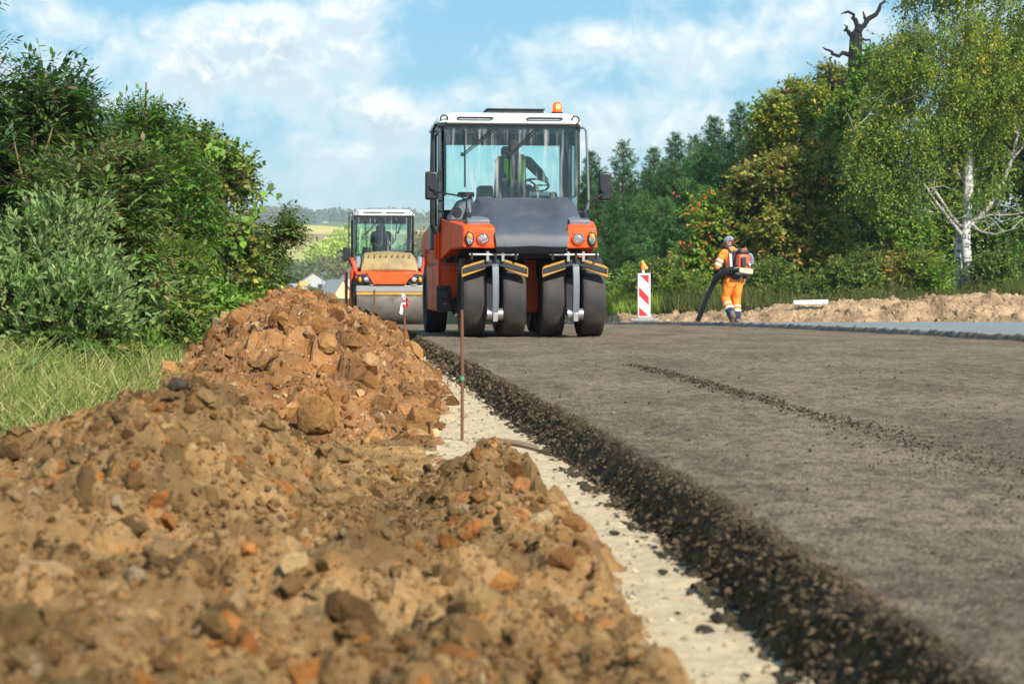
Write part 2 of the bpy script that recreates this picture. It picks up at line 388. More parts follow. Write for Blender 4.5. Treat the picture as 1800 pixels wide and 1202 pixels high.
def ground_mat():
    m, t = mat_base('meadow and field ground'); b = t.n('BsdfPrincipled'); g = t.n('NewGeometry').outputs['Position']
    sp = t.n('SeparateXYZ'); t.l(g, sp.inputs[0]); Y = sp.outputs[1]
    wob = t.m('MULTIPLY', t.m('SUBTRACT', t.noise(t.scalev(g, (.6, 1, 0)), .004, 3), .5), 420)
    yy = t.m('ADD', t.m('ADD', Y, wob), t.m('MULTIPLY', sp.outputs[0], -.25))
    bands = t.ramp(t.m('DIVIDE', yy, 2000), [(.0, (.075, .12, .028)), (.24, (.11, .16, .04)), (.47, (.40, .36, .10)), (.55, (.30, .30, .07)), (.60, (.34, .22, .11)), (.655, (.26, .15, .075)), (.70, (.42, .33, .14)), (.735, (.56, .44, .11)), (.80, (.50, .42, .09)), (.86, (.08, .12, .04))])
    n = t.noise(g, 1.2, 6, .65); n2 = t.noise(g, 9.0, 4, .6)
    near = t.mix(n2, t.mix(t.smooth(n, .35, .65), (.05, .075, .018), (.13, .16, .045)), (.10, .09, .045))
    k = t.smooth(Y, 120, 420)
    t.l(t.mix(k, near, bands), b.inputs['Base Color']); b.inputs['Roughness'].default_value = .95; b.inputs['Specular IOR Level'].default_value = .1
    bp = t.n('Bump'); bp.inputs['Strength'].default_value = .6; bp.inputs['Distance'].default_value = .05; t.l(n2, bp.inputs['Height']); t.l(bp.outputs[0], b.inputs['Normal'])
    finish(t, b.outputs[0]); return m
def build_ground():
    ys = np.unique(np.concatenate([np.linspace(-60, 0, 13), np.linspace(0, 140, 281), 140 + np.geomspace(1, 6860, 170)]))
    xs = np.unique(np.concatenate([np.linspace(-30, 30, 161), 30 + np.geomspace(.4, 3400, 60), -30 - np.geomspace(.4, 3400, 60)]))
    X, Y = np.meshgrid(xs, ys); Z = ground(X, Y)
    s = X - xe(np.minimum(Y, 399)); inroad = (s > -.7) & (X < xlip(np.minimum(Y, 159)) + .8 + np.where(Y < 57, 40, 0)) & (Y < 120)
    Z = np.where(inroad & (right_side(X, Y) < .02), rz(np.minimum(Y, 399)) - .27, Z)
    o = link('ground', grid_mesh('ground', X, Y, Z), ground_mat(), smooth=180); tag(o, 'grassy verge, valley floor and farmed slopes around the road', 'ground', kind='structure')
build_ground()

# ------------------------------------------------------------------ fresh asphalt base
def road_mat():
    m, t = mat_base('fresh rough asphalt base'); b = t.n('BsdfPrincipled'); g = t.n('NewGeometry').outputs['Position']
    pile = t.n('Attribute', attribute_name='tint'); ps = t.n('SeparateColor'); t.l(pile.outputs[0], ps.inputs[0])
    big = t.noise(t.scalev(g, (1, .35, 1)), 1.3, 5, .6); mid = t.noise(t.scalev(g, (1, .6, 1)), 9, 5, .65)
    stone = t.voro(g, 85); st2 = t.voro(g, 190, out=1); fine = t.noise(g, 150, 4, .7)
    f = t.m('ADD', t.m('MULTIPLY', big, .45), t.m('MULTIPLY', mid, .55))
    c = t.mix(t.smooth(f, .40, .60), (.148, .109, .074), (.30, .226, .155))
    s2 = t.n('SeparateColor'); t.l(st2, s2.inputs[0])
    c = t.mix(t.smooth(s2.outputs[0], .90, .99), c, (.36, .32, .27))
    c = t.mix(t.smooth(fine, .56, .72), c, (.065, .053, .041))
    fl = t.noise(t.scalev(g, (1, .7, 1)), 26, 4, .6); c = t.mix(t.m('MULTIPLY', t.smooth(fl, .52, .64), .7), c, (.078, .059, .042))  # dark flecks put the shade of small bumps into the colour
    c = t.mix(ps.outputs[0], c, t.mix(t.smooth(mid, .35, .65), (.066, .047, .029), (.125, .092, .056)))
    t.l(c, b.inputs['Base Color']); b.inputs['Roughness'].default_value = .95; b.inputs['Specular IOR Level'].default_value = .08
    hgt = t.m('ADD', t.m('MULTIPLY', stone, -.7), t.m('ADD', t.m('MULTIPLY', fine, .6), t.m('MULTIPLY', mid, .5)))
    bp = t.n('Bump'); bp.inputs['Strength'].default_value = .9; bp.inputs['Distance'].default_value = .022; t.l(hgt, bp.inputs['Height']); t.l(bp.outputs[0], b.inputs['Normal'])
    finish(t, b.outputs[0]); return m
def seam(Y): return np.interp(Y, [2, 6.1, 9.1, 15.1, 16.5], [1.62, 1.53, 1.36, 1.0, .9])   # ridge of loose mix between two laid strips
def road_height(X, Y, s):
    """surface, crumbling edge included; returns z and how loose/dark it is"""
    edge = .025 * fbm(Y * 2.2, Y * 0 + 3, 31, 3) + .02 * fbm(Y * 11, Y * 0 + 7, 37, 2)
    q = s - edge
    slope = sstep(-.125, .012, q); z = -.152 + .152 * slope
    loose = (1 - sstep(-.035, .03, q))
    lump = clods(X, Y, .034, 301, .85) + .6 * clods(X + 4, Y + 2, .018, 302, .8)
    top = .0075 * fbm(X * 14, Y * 8, 41, 3) + .006 * fbm(X * 55, Y * 40, 43, 3) + .010 * fbm(X * 1.7, Y * .9, 45, 3) * sstep(0, .2, q)
    z = z + loose * (lump * .75 + .012 * fbm(X * 9, Y * 9, 33, 3)) + (1 - loose) * top
    d = X - seam(Y) + .05 * fbm(Y * 1.3, Y * 0, 47, 3)
    strip = np.exp(-(d / (.055 + .10 * sstep(9.5, 5, Y))) ** 2) * sstep(16.2, 14.5, Y)
    strip = .6 * strip * np.clip(.65 + 1.3 * fbm(X * 5, Y * 2.2, 51, 3), 0, 1)
    t2 = Y - np.interp(X, [.25, 1.4], [8.75, 10.1]) + .12 * fbm(X * 5, X * 0, 53, 2)
    cross = np.exp(-(t2 / .13) ** 2) * sstep(.2, .35, X) * sstep(1.45, 1.1, X) * np.clip(.5 + 1.5 * fbm(X * 6, Y * 2, 55, 2), 0, 1)
    rub = np.clip(strip + .7 * cross, 0, 1)
    z = z + rub * (.011 * sstep(4, 10, Y) + .55 * clods(X, Y, .028, 305, .8))
    return z, np.clip(loose + rub * .62, 0, 1)
def build_road():
    mt = road_mat()
    sv = np.unique(np.concatenate([np.linspace(-.16, .10, 36), np.linspace(.10, .9, 56), np.linspace(.9, 3.6, 125), np.linspace(3.6, 12, 60)]))
    yv = np.concatenate([-3 + np.arange(0, 4.8, .3), 1.8 + np.cumsum(np.linspace(.011, .06, 620))]); yv = np.concatenate([yv, np.arange(yv[-1] + .1, 130, .22)])
    S, Y = np.meshgrid(sv, yv); X = xe(Y) + S
    lim = xlip(np.minimum(Y, 159)) + .12; X = np.where(S > .9, np.minimum(X, np.maximum(lim, xe(Y) + .9 + (S - .9) * .05)), X)
    z, loose = road_height(X, Y, X - xe(Y)); Z = z + rz(Y)
    lipd = X - lim; dark = sstep(-.45, -.1, lipd) * .55
    tint = np.stack([np.clip(np.maximum(loose, dark), 0, 1)] * 3, -1)
    o = link('road', grid_mesh('road', X, Y, Z, tint), mt, smooth=180); tag(o, 'freshly laid dark asphalt base of the road', 'road', kind='structure')
    # upper pavement on the far side
    m, t = mat_base('older grey pavement'); b = t.n('BsdfPrincipled'); g = t.n('NewGeometry').outputs['Position']
    n = t.noise(t.scalev(g, (.4, 1, 1)), 1.0, 5, .6); f = t.noise(g, 60, 4, .7)
    a = t.n('SeparateColor'); at_ = t.n('Attribute', attribute_name='tint'); t.l(at_.outputs[0], a.inputs[0])
    c = t.mix(t.smooth(n, .35, .7), (.175, .180, .185), (.235, .238, .240)); c = t.mix(t.smooth(f, .5, .75), c, (.12, .12, .12))
    t.l(t.mix(a.outputs[0], c, (.085, .072, .056)), b.inputs['Base Color']); b.inputs['Roughness'].default_value = .8
    bp = t.n('Bump'); bp.inputs['Strength'].default_value = .5; bp.inputs['Distance'].default_value = .01; t.l(f, bp.inputs['Height']); t.l(bp.outputs[0], b.inputs['Normal']); finish(t, b.outputs[0])
    u = np.concatenate([np.linspace(-.06, .3, 26), np.linspace(.34, 1, 10), np.linspace(1.5, 26, 40)]); yv = np.concatenate([np.arange(-3, 14, .5), np.arange(14, 62, .045), np.arange(62, 120, .5)])
    U, Y = np.meshgrid(u, yv); X = xlip(Y) + U
    back = np.interp(X, _bx[::-1], _by[::-1]) + .9; Yc = np.minimum(Y, np.maximum(back, 0)) if False else Y
    q = U - .05 - .05 * fbm(Y * 1.4, Y * 0, 61, 4) - .03 * fbm(Y * 9, U * 6, 63, 2)
    Z = rz(Y) - .05 + .112 * sstep(-.06, .05, q) + (1 - sstep(.05, .16, q)) * (.5 * clods(X, Y, .09, 307, .7) + .02 * fbm(X * 8, Y * 8, 65, 2))
    Z = Z - sstep(.2, 2.0, Y - back) * .5
    tint = np.stack([1 - sstep(.0, .16, q)] * 3, -1)
    o = link('pavement', grid_mesh('pavement', X, Y, Z, tint), m, smooth=180); tag(o, 'older pale grey pavement beyond the fresh asphalt', 'pavement', kind='structure')
build_road()

# ------------------------------------------------------------------ pale limestone strip under the edge
def strip_left(Y): return np.interp(Y, [0, 7, 8, 9.6, 11.5, 14, 27, 36, 60], [-.385, -.40, -.56, -.60, -.42, -.27, -.15, -.08, -.02])
def white_height(X, Y): return rz(Y) - .148 + .012 * fbm(X * 7, Y * 7, 71, 3) + .30 * clods(X, Y, .030, 311, .8) + .3 * clods(X, Y, .014, 312, .8)
def build_white():
    m, t = mat_base('crushed pale limestone'); b = t.n('BsdfPrincipled'); g = t.n('NewGeometry').outputs['Position']
    n = t.noise(g, 14, 5, .6); n2 = t.noise(g, 120, 4, .7)
    c = t.mix(t.smooth(n, .35, .7), (.45, .335, .195), (.56, .445, .285)); c = t.mix(t.smooth(n2, .56, .75), c, (.30, .23, .155)); t.l(c, b.inputs['Base Color']); b.inputs['Roughness'].default_value = .95
    bp = t.n('Bump'); bp.inputs['Strength'].default_value = .8; bp.inputs['Distance'].default_value = .006; t.l(n2, bp.inputs['Height']); t.l(bp.outputs[0], b.inputs['Normal']); finish(t, b.outputs[0])
    sv = np.linspace(-.95, -.02, 78); yv = 1.6 + np.cumsum(np.linspace(.010, .06, 800)); S, Y = np.meshgrid(sv, yv); X = xe(Y) + S
    edge = .05 * fbm(X * 4, Y * 4, 73, 3); Z = white_height(X, Y) - .05 * sstep(.02, -.10, S - strip_left(Y) + .12 + edge)
    o = link('gravel_strip', grid_mesh('gravel_strip', X, Y, Z), m, smooth=180); tag(o, 'strip of crushed pale limestone along the foot of the asphalt edge', 'gravel', kind='stuff')
build_white()

# ------------------------------------------------------------------ dug soil
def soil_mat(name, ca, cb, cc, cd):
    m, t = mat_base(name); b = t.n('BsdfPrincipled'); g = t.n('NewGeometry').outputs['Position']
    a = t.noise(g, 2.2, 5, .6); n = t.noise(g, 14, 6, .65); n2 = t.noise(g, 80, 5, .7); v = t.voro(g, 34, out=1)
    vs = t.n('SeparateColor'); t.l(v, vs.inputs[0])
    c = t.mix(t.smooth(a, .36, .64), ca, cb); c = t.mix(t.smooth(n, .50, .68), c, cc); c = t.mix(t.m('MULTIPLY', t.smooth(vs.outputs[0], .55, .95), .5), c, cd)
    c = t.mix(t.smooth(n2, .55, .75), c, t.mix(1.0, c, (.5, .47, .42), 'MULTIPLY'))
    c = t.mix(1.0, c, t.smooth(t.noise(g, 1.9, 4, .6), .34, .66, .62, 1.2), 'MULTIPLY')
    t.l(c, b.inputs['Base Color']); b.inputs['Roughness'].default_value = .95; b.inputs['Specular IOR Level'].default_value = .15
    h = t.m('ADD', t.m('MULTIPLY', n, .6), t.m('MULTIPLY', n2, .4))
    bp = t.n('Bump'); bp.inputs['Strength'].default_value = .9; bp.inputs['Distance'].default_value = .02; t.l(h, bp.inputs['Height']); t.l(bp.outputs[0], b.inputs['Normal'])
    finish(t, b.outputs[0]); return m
M['soil_tan'] = soil_mat('tan stony soil', (.255, .153, .064), (.185, .108, .043), (.28, .135, .042), (.31, .20, .098))  # base soils darker than their clods: shade of the gaps put into the colour
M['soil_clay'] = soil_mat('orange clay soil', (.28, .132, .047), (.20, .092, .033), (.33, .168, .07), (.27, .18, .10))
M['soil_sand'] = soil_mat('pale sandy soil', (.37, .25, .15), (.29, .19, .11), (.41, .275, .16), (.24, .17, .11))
def crag(x, y, s):
    a = np.abs(vnoise(x, y, s) - .5) * 2; b = np.abs(vnoise(x * 2.1, y * 2.1, s + 9) - .5) * 2
    return (a * .65 + b * .35) - .35
def pits(x, y, size, s, dens):
    u = x / size + .7 * vnoise(x / size * 1.3, y / size * 1.3, s + 30); v = y / size * .8; ix = np.floor(u); iy = np.floor(v); best = np.zeros_like(u)
    for dx in (-1, 0, 1):
        for dy in (-1, 0, 1):
            cx = ix + dx; cy = iy + dy; px = cx + .2 + .6 * h2(cx, cy, s); py = cy + .2 + .6 * h2(cx, cy, s + 1); d = np.sqrt((u - px) ** 2 + (v - py) ** 2) / (.25 + .3 * h2(cx, cy, s + 2)); best = np.maximum(best, np.where(h2(cx, cy, s + 3) < dens, np.clip(1.6 * (1 - d), 0, 1), 0))
    return best
def heap_near(X, Y, rough=True):
    px = np.array([-3.2, -2.5, -2, -1.37, -1.2, -1.08, -.92, -.8, -.69, -.52, -.38, -.2, 0, .15]); pz = np.array([-.14, -.12, -.04, .09, .14, .20, .235, .165, .035, -.075, -.13, -.16, -.17, -.17])
    Xw = X + .06 * fbm(Y * 1.5, X * 1.5, 81, 3)
    ridge = np.interp(Xw, px, pz) + .15
    wy = np.interp(Y + .25 * fbm(X * 1.2, X * 0, 83, 2), [3.0, 4.1, 5.0, 5.6, 6.3, 7.4, 9.0], [.25, .42, .86, 1, .84, .4, 0])
    nz = np.interp(Xw, [-2.5, -1.2, -.6, -.3, 0, .25, .42, .5], [.20, .16, .12, .065, .01, -.05, -.12, -.15]) + .15
    wn = np.interp(Y, [.5, 2.4, 3.4, 4.3, 5.6], [1.05, .92, .66, .48, 0])
    a = ridge * wy; b = nz * wn; z = np.maximum(a, b) + .25 * np.minimum(a, b) * (1 - np.abs(a - b) / (a + b + .05))
    cx = np.interp(Y, [2.5, 4, 5.5, 7.2, 8], [.16, .10, .02, -.10, -.14])
    h2_ = np.interp(Y, [2.2, 3.5, 5, 6.2, 7.0, 7.35, 7.7], [.04, .07, .09, .12, .14, .09, 0]); low = h2_ * np.exp(-((X - cx) / .23) ** 2)
    z = np.maximum(z, low) + .4 * np.minimum(z, low)
    lf = sstep(-.05, .13, z)
    z = z - .15
    if rough:
        z = z + lf * (.10 * fbm(X * 2.4, Y * 2.4, 85, 5) + .055 * crag(X * 4.5, Y * 4.5, 86) + .045 * fbm(X * 11, Y * 11, 87, 4)) + .026 * crag(X * 14, Y * 14, 88) + .012 * fbm(X * 40, Y * 40, 88, 2)
        k = .05 + .95 * lf
        z = z - lf * (pits(X, Y, .16, 441, .32) * .065 + pits(X, Y, .075, 451, .38) * .035)
        patch = sstep(-.15, .25, fbm(X * 1.1, Y * 1.1, 89, 2))
        z = z + k * (.34 * clods(X, Y, .17, 401, .5) * patch + .42 * clods(X + 3, Y + 1, .085, 411, .65) + .45 * clods(X, Y + 5, .042, 421, .75) + .4 * clods(X + 7, Y, .020, 431, .8))
    sl = X - xe(Y) - strip_left(Y) - .04 * fbm(X * 5, Y * 5, 91, 3)
    return z - .09 * sstep(-.03, .06, sl)
def heap_far(X, Y, rough=True):
    s = X - xe(Y); A = np.interp(Y, [9.4, 10.2, 11.5, 13, 17, 22, 28, 40, 62, 75], [0, .07, .19, .33, .50, .60, .65, .66, .62, .5])
    c = np.interp(Y, [9, 14, 24, 40], [-1.35, -1.38, -1.72, -1.75]); wr = c - strip_left(Y) * 1.0; wl = np.interp(Y, [9, 12, 16, 25, 40], [1.0, .92, .86, .90, .95])
    dd = s - c + .16 * fbm(Y * .8, X * .8, 95, 3)
    u = np.where(dd > 0, dd / np.abs(wr), dd / wl); body = np.clip(1 - np.abs(u) ** np.where(dd > 0, 1.08, 1.8), 0, 1) ** .9
    z = A * body * (1 + .22 * fbm(X * .9, Y * .5, 97, 3))
    lf = sstep(.0, .12, z); z = z - .17
    if rough:
        z = z + lf * (.14 * fbm(X * 1.9, Y * 1.6, 99, 5) + .12 * crag(X * 2.2, Y * 2.2, 100) + .07 * fbm(X * 7, Y * 7, 101, 4)) + .06 * crag(X * 6.5, Y * 6.5, 102) + .02 * fbm(X * 24, Y * 24, 103, 3)
        z = z - lf * (pits(X, Y, .34, 541, .32) * .15 + pits(X, Y, .16, 551, .38) * .10)
        z = z + (.15 + .85 * lf) * (.48 * clods(X, Y, .30, 501, .6) + .5 * clods(X + 2, Y, .15, 511, .7) + .5 * clods(X, Y + 3, .075, 521, .75) + .4 * clods(X, Y, .036, 531, .8))
    s2 = s - strip_left(Y) - .05 * fbm(X * 4, Y * 4, 105, 3)
    return z + rz(Y) - .10 * sstep(-.04, .08, s2)
def bank(X, Y, rough=True):
    """sandy bank behind the grey pavement, d measured back from its foot"""
    fy = np.interp(X, _bx[::-1], _by[::-1]); d = Y - fy
    H = np.interp(X, [-8, 1, 3.2, 5.6, 9, 14, 20, 34], [.34, .28, .30, .38, .54, .76, .86, .86]); base = rz(np.minimum(Y, 60)) + .03
    z = H * sstep(-.1, 2.0, d + .35 * fbm(X * .9, Y * .9, 111, 3)) * (1 - .45 * sstep(2.2, 4.6, d))
    if rough:
        lf = sstep(.02, .2, z); z = z + lf * (.20 * fbm(X * .9, Y * .9, 113, 4) + .12 * crag(X * 1.6, Y * 1.6, 114) + .35 * clods(X, Y, .5, 601, .55) + .4 * clods(X + 3, Y, .22, 611, .6) + .4 * clods(X, Y, .1, 621, .7)) + .02 * fbm(X * 12, Y * 12, 115, 2)
    return base + z - .12 * (1 - sstep(-.35, -.05, d))
def build_soil():
    xs = np.linspace(-3.0, .62, 330); yv = 1.05 + np.cumsum(np.linspace(.0062, .0155, 800)); X, Y = np.meshgrid(xs, yv)
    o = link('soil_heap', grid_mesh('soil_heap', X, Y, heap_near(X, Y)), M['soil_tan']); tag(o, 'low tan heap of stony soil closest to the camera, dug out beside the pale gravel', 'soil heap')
    sv = np.linspace(-3.0, .10, 160); yv = 9.3 + np.cumsum(np.linspace(.017, .075, 1150)); S, Y = np.meshgrid(sv, yv); X = xe(Y) + S
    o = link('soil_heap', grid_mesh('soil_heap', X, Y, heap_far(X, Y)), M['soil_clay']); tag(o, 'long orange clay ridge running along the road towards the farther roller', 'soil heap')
    u = np.linspace(0, 1, 620); fx = np.interp(u, [0, .08, .16, .8, 1], [-3, 1, 3.2, 17, 30]); D = np.concatenate([np.linspace(-.5, 3, 60), np.linspace(3.1, 5, 12)])
    X = np.repeat(fx[None], len(D), 0); Y = np.interp(X, _bx[::-1], _by[::-1]) + D[:, None]
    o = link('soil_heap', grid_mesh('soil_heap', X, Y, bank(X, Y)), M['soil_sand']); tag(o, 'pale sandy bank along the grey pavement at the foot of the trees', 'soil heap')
build_soil()

# ------------------------------------------------------------------ loose stones
def ico(sub):
    bm = bmesh.new(); bmesh.ops.create_icosphere(bm, subdivisions=sub, radius=1.0)
    V = np.array([v.co[:] for v in bm.verts]); F = np.array([[v.index for v in f.verts] for f in bm.faces]); bm.free(); return V, F
def hull_shapes(n, pts, rng):
    V_, F_ = [], []
    while len(V_) < n:
        P = rng.standard_normal((pts, 3)); P /= np.linalg.norm(P, axis=1)[:, None]
        for _ in range(14):
            D = P[:, None] - P[None]; r = (D ** 2).sum(-1) + 1e-3; P = P + .02 * (D / r[..., None] ** 1.2).sum(1); P /= np.linalg.norm(P, axis=1)[:, None]
        bm = bmesh.new(); [bm.verts.new(p) for p in P]; bm.verts.ensure_lookup_table(); bm.verts.index_update(); r_ = bmesh.ops.convex_hull(bm, input=bm.verts); bmesh.ops.triangulate(bm, faces=bm.faces); f = np.array([[v.index for v in q.verts] for q in bm.faces]); ok = len(bm.verts) == pts and len(f) == 2 * pts - 4; bm.free()
        if ok: V_.append(P * (1, rng.uniform(.6, .95), rng.uniform(.4, .8)) * (1 + (.10 if pts < 20 else .06) * rng.standard_normal((pts, 1)))); F_.append(f)
    return V_, F_
def scatter_hull(name, P, size, cols, mat, seed, pts=11, nshape=14, sink=.25, tiltk=.6):
    rng = np.random.default_rng(seed); SV, SF = hull_shapes(nshape, pts, rng); n = len(P); k = rng.integers(0, nshape, n); S = np.stack(SV)[k]; FF = np.stack(SF)[k]
    q = rng.standard_normal((n, 4)); q[:, 1:3] *= tiltk; q /= np.linalg.norm(q, axis=1)[:, None]; w, x, y, z = q.T
    Rm = np.stack([1 - 2 * (y * y + z * z), 2 * (x * y - z * w), 2 * (x * z + y * w), 2 * (x * y + z * w), 1 - 2 * (x * x + z * z), 2 * (y * z - x * w), 2 * (x * z - y * w), 2 * (y * z + x * w), 1 - 2 * (x * x + y * y)], -1).reshape(n, 3, 3)
    V = np.einsum('nij,nkj->nki', Rm, S) * size[:, None, None] * .5 + P[:, None, :]; V[..., 2] += (size * (.30 - sink))[:, None]
    Fa = (FF + (np.arange(n) * pts)[:, None, None]).reshape(-1, 3); return link(name, fast_mesh(name, V.reshape(-1, 3), Fa, np.repeat(cols[:, None], pts, 1).reshape(-1, 3)), mat)
def rock_shapes(n, sub, rng, planes=9, lo=.5):
    V0, F = ico(sub); out = []
    for _ in range(n):
        V = V0 * (1 + .10 * rng.standard_normal((len(V0), 1)))
        for _ in range(planes):
            d = rng.standard_normal(3); d /= np.linalg.norm(d); h = rng.uniform(lo * .72, .85); k = V @ d; V = V - np.maximum(k - h, 0)[:, None] * d
        V = V / np.abs(V).max() * (1, rng.uniform(.6, .95), rng.uniform(.35, .75)); out.append(V)
    return out, F
def scatter_rocks(name, P, size, cols, mat, seed, sub=1, nshape=14, sink=.25, planes=9):
    rng = np.random.default_rng(seed); shp, F = rock_shapes(nshape, sub, rng, planes); n = len(P); nv = len(shp[0])
    S = np.stack(shp)[rng.integers(0, nshape, n)]
    q = rng.standard_normal((n, 4)); q[:, 1:3] *= .45; q /= np.linalg.norm(q, axis=1)[:, None]; w, x, y, z = q.T
    Rm = np.stack([1 - 2 * (y * y + z * z), 2 * (x * y - z * w), 2 * (x * z + y * w), 2 * (x * y + z * w), 1 - 2 * (x * x + z * z), 2 * (y * z - x * w), 2 * (x * z - y * w), 2 * (y * z + x * w), 1 - 2 * (x * x + y * y)], -1).reshape(n, 3, 3)
    V = np.einsum('nij,nkj->nki', Rm, S) * size[:, None, None] * .5 + P[:, None, :]; V[..., 2] += (size * (.30 - sink))[:, None]
    Fa = (F[None] + (np.arange(n) * nv)[:, None, None]).reshape(-1, 3); tint = np.repeat(cols[:, None], nv, 1).reshape(-1, 3)
    return link(name, fast_mesh(name, V.reshape(-1, 3), Fa, tint), mat)
def pick_cols(rng, n, table, jit=.18):
    w = np.array([x[1] for x in table], float); c = np.array([x[0] for x in table])[rng.choice(len(table), n, p=w / w.sum())]
    return np.clip(c * (1 + jit * rng.standard_normal((n, 1))) * (1 + .018 * rng.standard_normal((n, 3))), .004, .95)
M['rock'] = tint_mat('soil lumps and stones', .95, 1.0, 55, low=.28, var=.42, vscale=38, spec=.1, bdist=.022)
M['asphalt_lump'] = tint_mat('asphalt lumps', .9, .9, 160, var=.35, vscale=90, spec=.12, bdist=.006)
TAN = [((.280, .170, .072), 6), ((.210, .122, .048), 6), ((.34, .215, .10), 2.4), ((.33, .135, .038), 1.4), ((.14, .078, .03), 2.5), ((.40, .29, .17), .25), ((.24, .165, .09), .4)]
CLAY = [((.345, .172, .066), 5), ((.275, .128, .045), 5), ((.40, .228, .105), 2.5), ((.19, .088, .031), 2.2), ((.44, .31, .175), .8), ((.26, .18, .11), .8)]
SAND = [((.40, .265, .15), 4), ((.34, .225, .13), 3), ((.47, .36, .24), 2), ((.24, .175, .12), 1)]
def build_stones():
    rng = np.random.default_rng(7)
    n = 120000; u = rng.random(n); Y = 1.25 * (9.3 / 1.25) ** u; X = rng.uniform(-2.4, .5, n) * np.clip(Y / 6, .35, 1); hs = heap_near(X, Y, False); ok = ((X - xe(Y)) < strip_left(Y) - .015 + rng.normal(0, .04, n)) & ((hs > -.125) | (rng.random(n) < .12)) & (fbm(X * 1.5, Y * 1.5, 131, 3) > -.42 + .5 * (rng.random(n) - .5)); X, Y = X[ok], Y[ok]; n = len(X)
    sz = np.minimum(.0068 / (rng.random(n) ** .50) * np.clip(Y / 4.5, .7, 1.5), .075); P = np.c_[X, Y, heap_near(X, Y)]
    cl = pick_cols(rng, n, TAN); orange = sstep(-.3, .1, X) * sstep(3.5, 5, Y); alt = pick_cols(rng, n, CLAY); cl = np.where((rng.random(n) < orange * .6)[:, None], alt, cl)
    tag(scatter_hull('soil_clods', P, sz, cl, M['rock'], 21), 'loose tan soil clods and stones lying on the low heap', 'soil clods', kind='stuff')
    n = 50000; Y = 9.3 + 53 * rng.random(n) ** 1.7; s = rng.uniform(-2.85, .0, n); s = np.minimum(s, strip_left(Y) + rng.normal(0, .06, n)); X = xe(Y) + s
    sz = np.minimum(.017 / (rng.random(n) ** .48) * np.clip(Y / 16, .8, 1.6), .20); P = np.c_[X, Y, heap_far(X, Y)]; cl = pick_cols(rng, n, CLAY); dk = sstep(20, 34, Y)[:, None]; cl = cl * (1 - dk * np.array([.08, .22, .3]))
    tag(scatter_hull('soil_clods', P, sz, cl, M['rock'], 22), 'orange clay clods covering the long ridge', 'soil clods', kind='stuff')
    n = 3600; fx = rng.uniform(-1, 20, n); Y = np.interp(fx, _bx[::-1], _by[::-1]) + rng.uniform(-.3, 2.6, n); P = np.c_[fx, Y, bank(fx, Y)]; sz = np.minimum(.04 / rng.random(n) ** .36, .25)
    tag(scatter_hull('soil_clods', P, sz, pick_cols(rng, n, SAND), M['rock'], 23), 'pale sandy clods on the bank below the trees', 'soil clods', kind='stuff')
    # asphalt crumbs of the broken edge
    n = 12000; Y = 2.0 * (38 / 2.0) ** (rng.random(n) ** 1.05); q = rng.random(n); s = -.112 + .118 * q + rng.normal(0, .009, n); X = xe(Y) + s; z, _ = road_height(X, Y, s)
    sz = np.clip((.009 + .024 * rng.random(n) ** 2.4) * (1.15 - .6 * q) * np.clip(Y / 8, 1, 2.4), .006, .085); DK = [((.100, .072, .043), 5), ((.074, .053, .032), 4), ((.130, .096, .06), 1.5)]
    tag(scatter_hull('asphalt_rubble', np.c_[X, Y, z + rz(Y)], sz, pick_cols(rng, n, DK, .14), M['asphalt_lump'], 24, sink=.18), 'dark asphalt crumbs along the broken edge of the road', 'asphalt rubble', kind='stuff')
    n = 5200; Y = 3.0 * (16 / 3.0) ** rng.random(n); w = .045 + .11 * sstep(9.5, 5, Y); X = seam(Y) + rng.normal(0, 1, n) * w; k = rng.random(n) < .10; X = np.where(k, xe(Y) + .05 + rng.random(n) ** 1.5 * 5.5 * np.clip(Y / 9, .3, 1.4), X); z, _ = road_height(X, Y, X - xe(Y))
    sz = (.004 + .012 * rng.random(n) ** 2.5) * np.clip(Y / 7, .8, 1.7); GR = [((.062, .048, .032), 5), ((.045, .035, .024), 4), ((.10, .078, .055), 1.5), ((.30, .25, .19), .2)]
    tag(scatter_hull('asphalt_crumbs', np.c_[X, Y, z + rz(Y)], sz, pick_cols(rng, n, GR, .25), M['asphalt_lump'], 25, sink=.15), 'small loose asphalt crumbs scattered over the road surface', 'asphalt crumbs', kind='stuff')
    n = 1800; Y = 2.2 * (32 / 2.2) ** rng.random(n); X = xe(Y) + np.minimum(strip_left(Y) + rng.random(n) * .36, -.12); sz = .006 + .022 * rng.random(n) ** 2.6; sz *= np.clip(Y / 8, .9, 2)
    LI = [((.50, .41, .28), 5), ((.43, .34, .22), 3), ((.56, .48, .36), 1.0), ((.45, .36, .26), .8)]
    tag(scatter_hull('limestone_pebbles', np.c_[X, Y, white_height(X, Y)], sz, pick_cols(rng, n, LI, .08), M['rock'], 26, sink=.2), 'pale limestone chips on the gravel strip', 'pebbles', kind='stuff')
    # bigger broken clods
    rg = np.random.default_rng(77)
    for hf, mt, n, y0, y1, smin, smax, lab in ((heap_near, TAN, 170, 1.6, 8.6, .06, .14, 'chunky broken tan clods between the small stones of the low heap'), (heap_far, CLAY, 260, 10, 50, .10, .27, 'chunky broken orange clods between the small lumps of the long ridge')):
        Yb = y0 * (y1 / y0) ** rg.random(n); sb = rg.uniform(-2.7, 0, n); Xb = np.where(hf is heap_near, rg.uniform(-2.2, .2, n) * np.clip(Yb / 6, .35, 1), xe(Yb) + sb); ok = (Xb - xe(Yb)) < strip_left(Yb) - .06; Xb, Yb = Xb[ok], Yb[ok]; n = len(Xb)
        tag(scatter_hull('soil_clods', np.c_[Xb, Yb, hf(Xb, Yb)], rg.uniform(smin, smax, n) * rg.random(n) ** .35, pick_cols(rg, n, mt[:3] + mt[4:5]), M['rock'], 31, pts=40, sink=.34), lab, 'soil clods', kind='stuff')
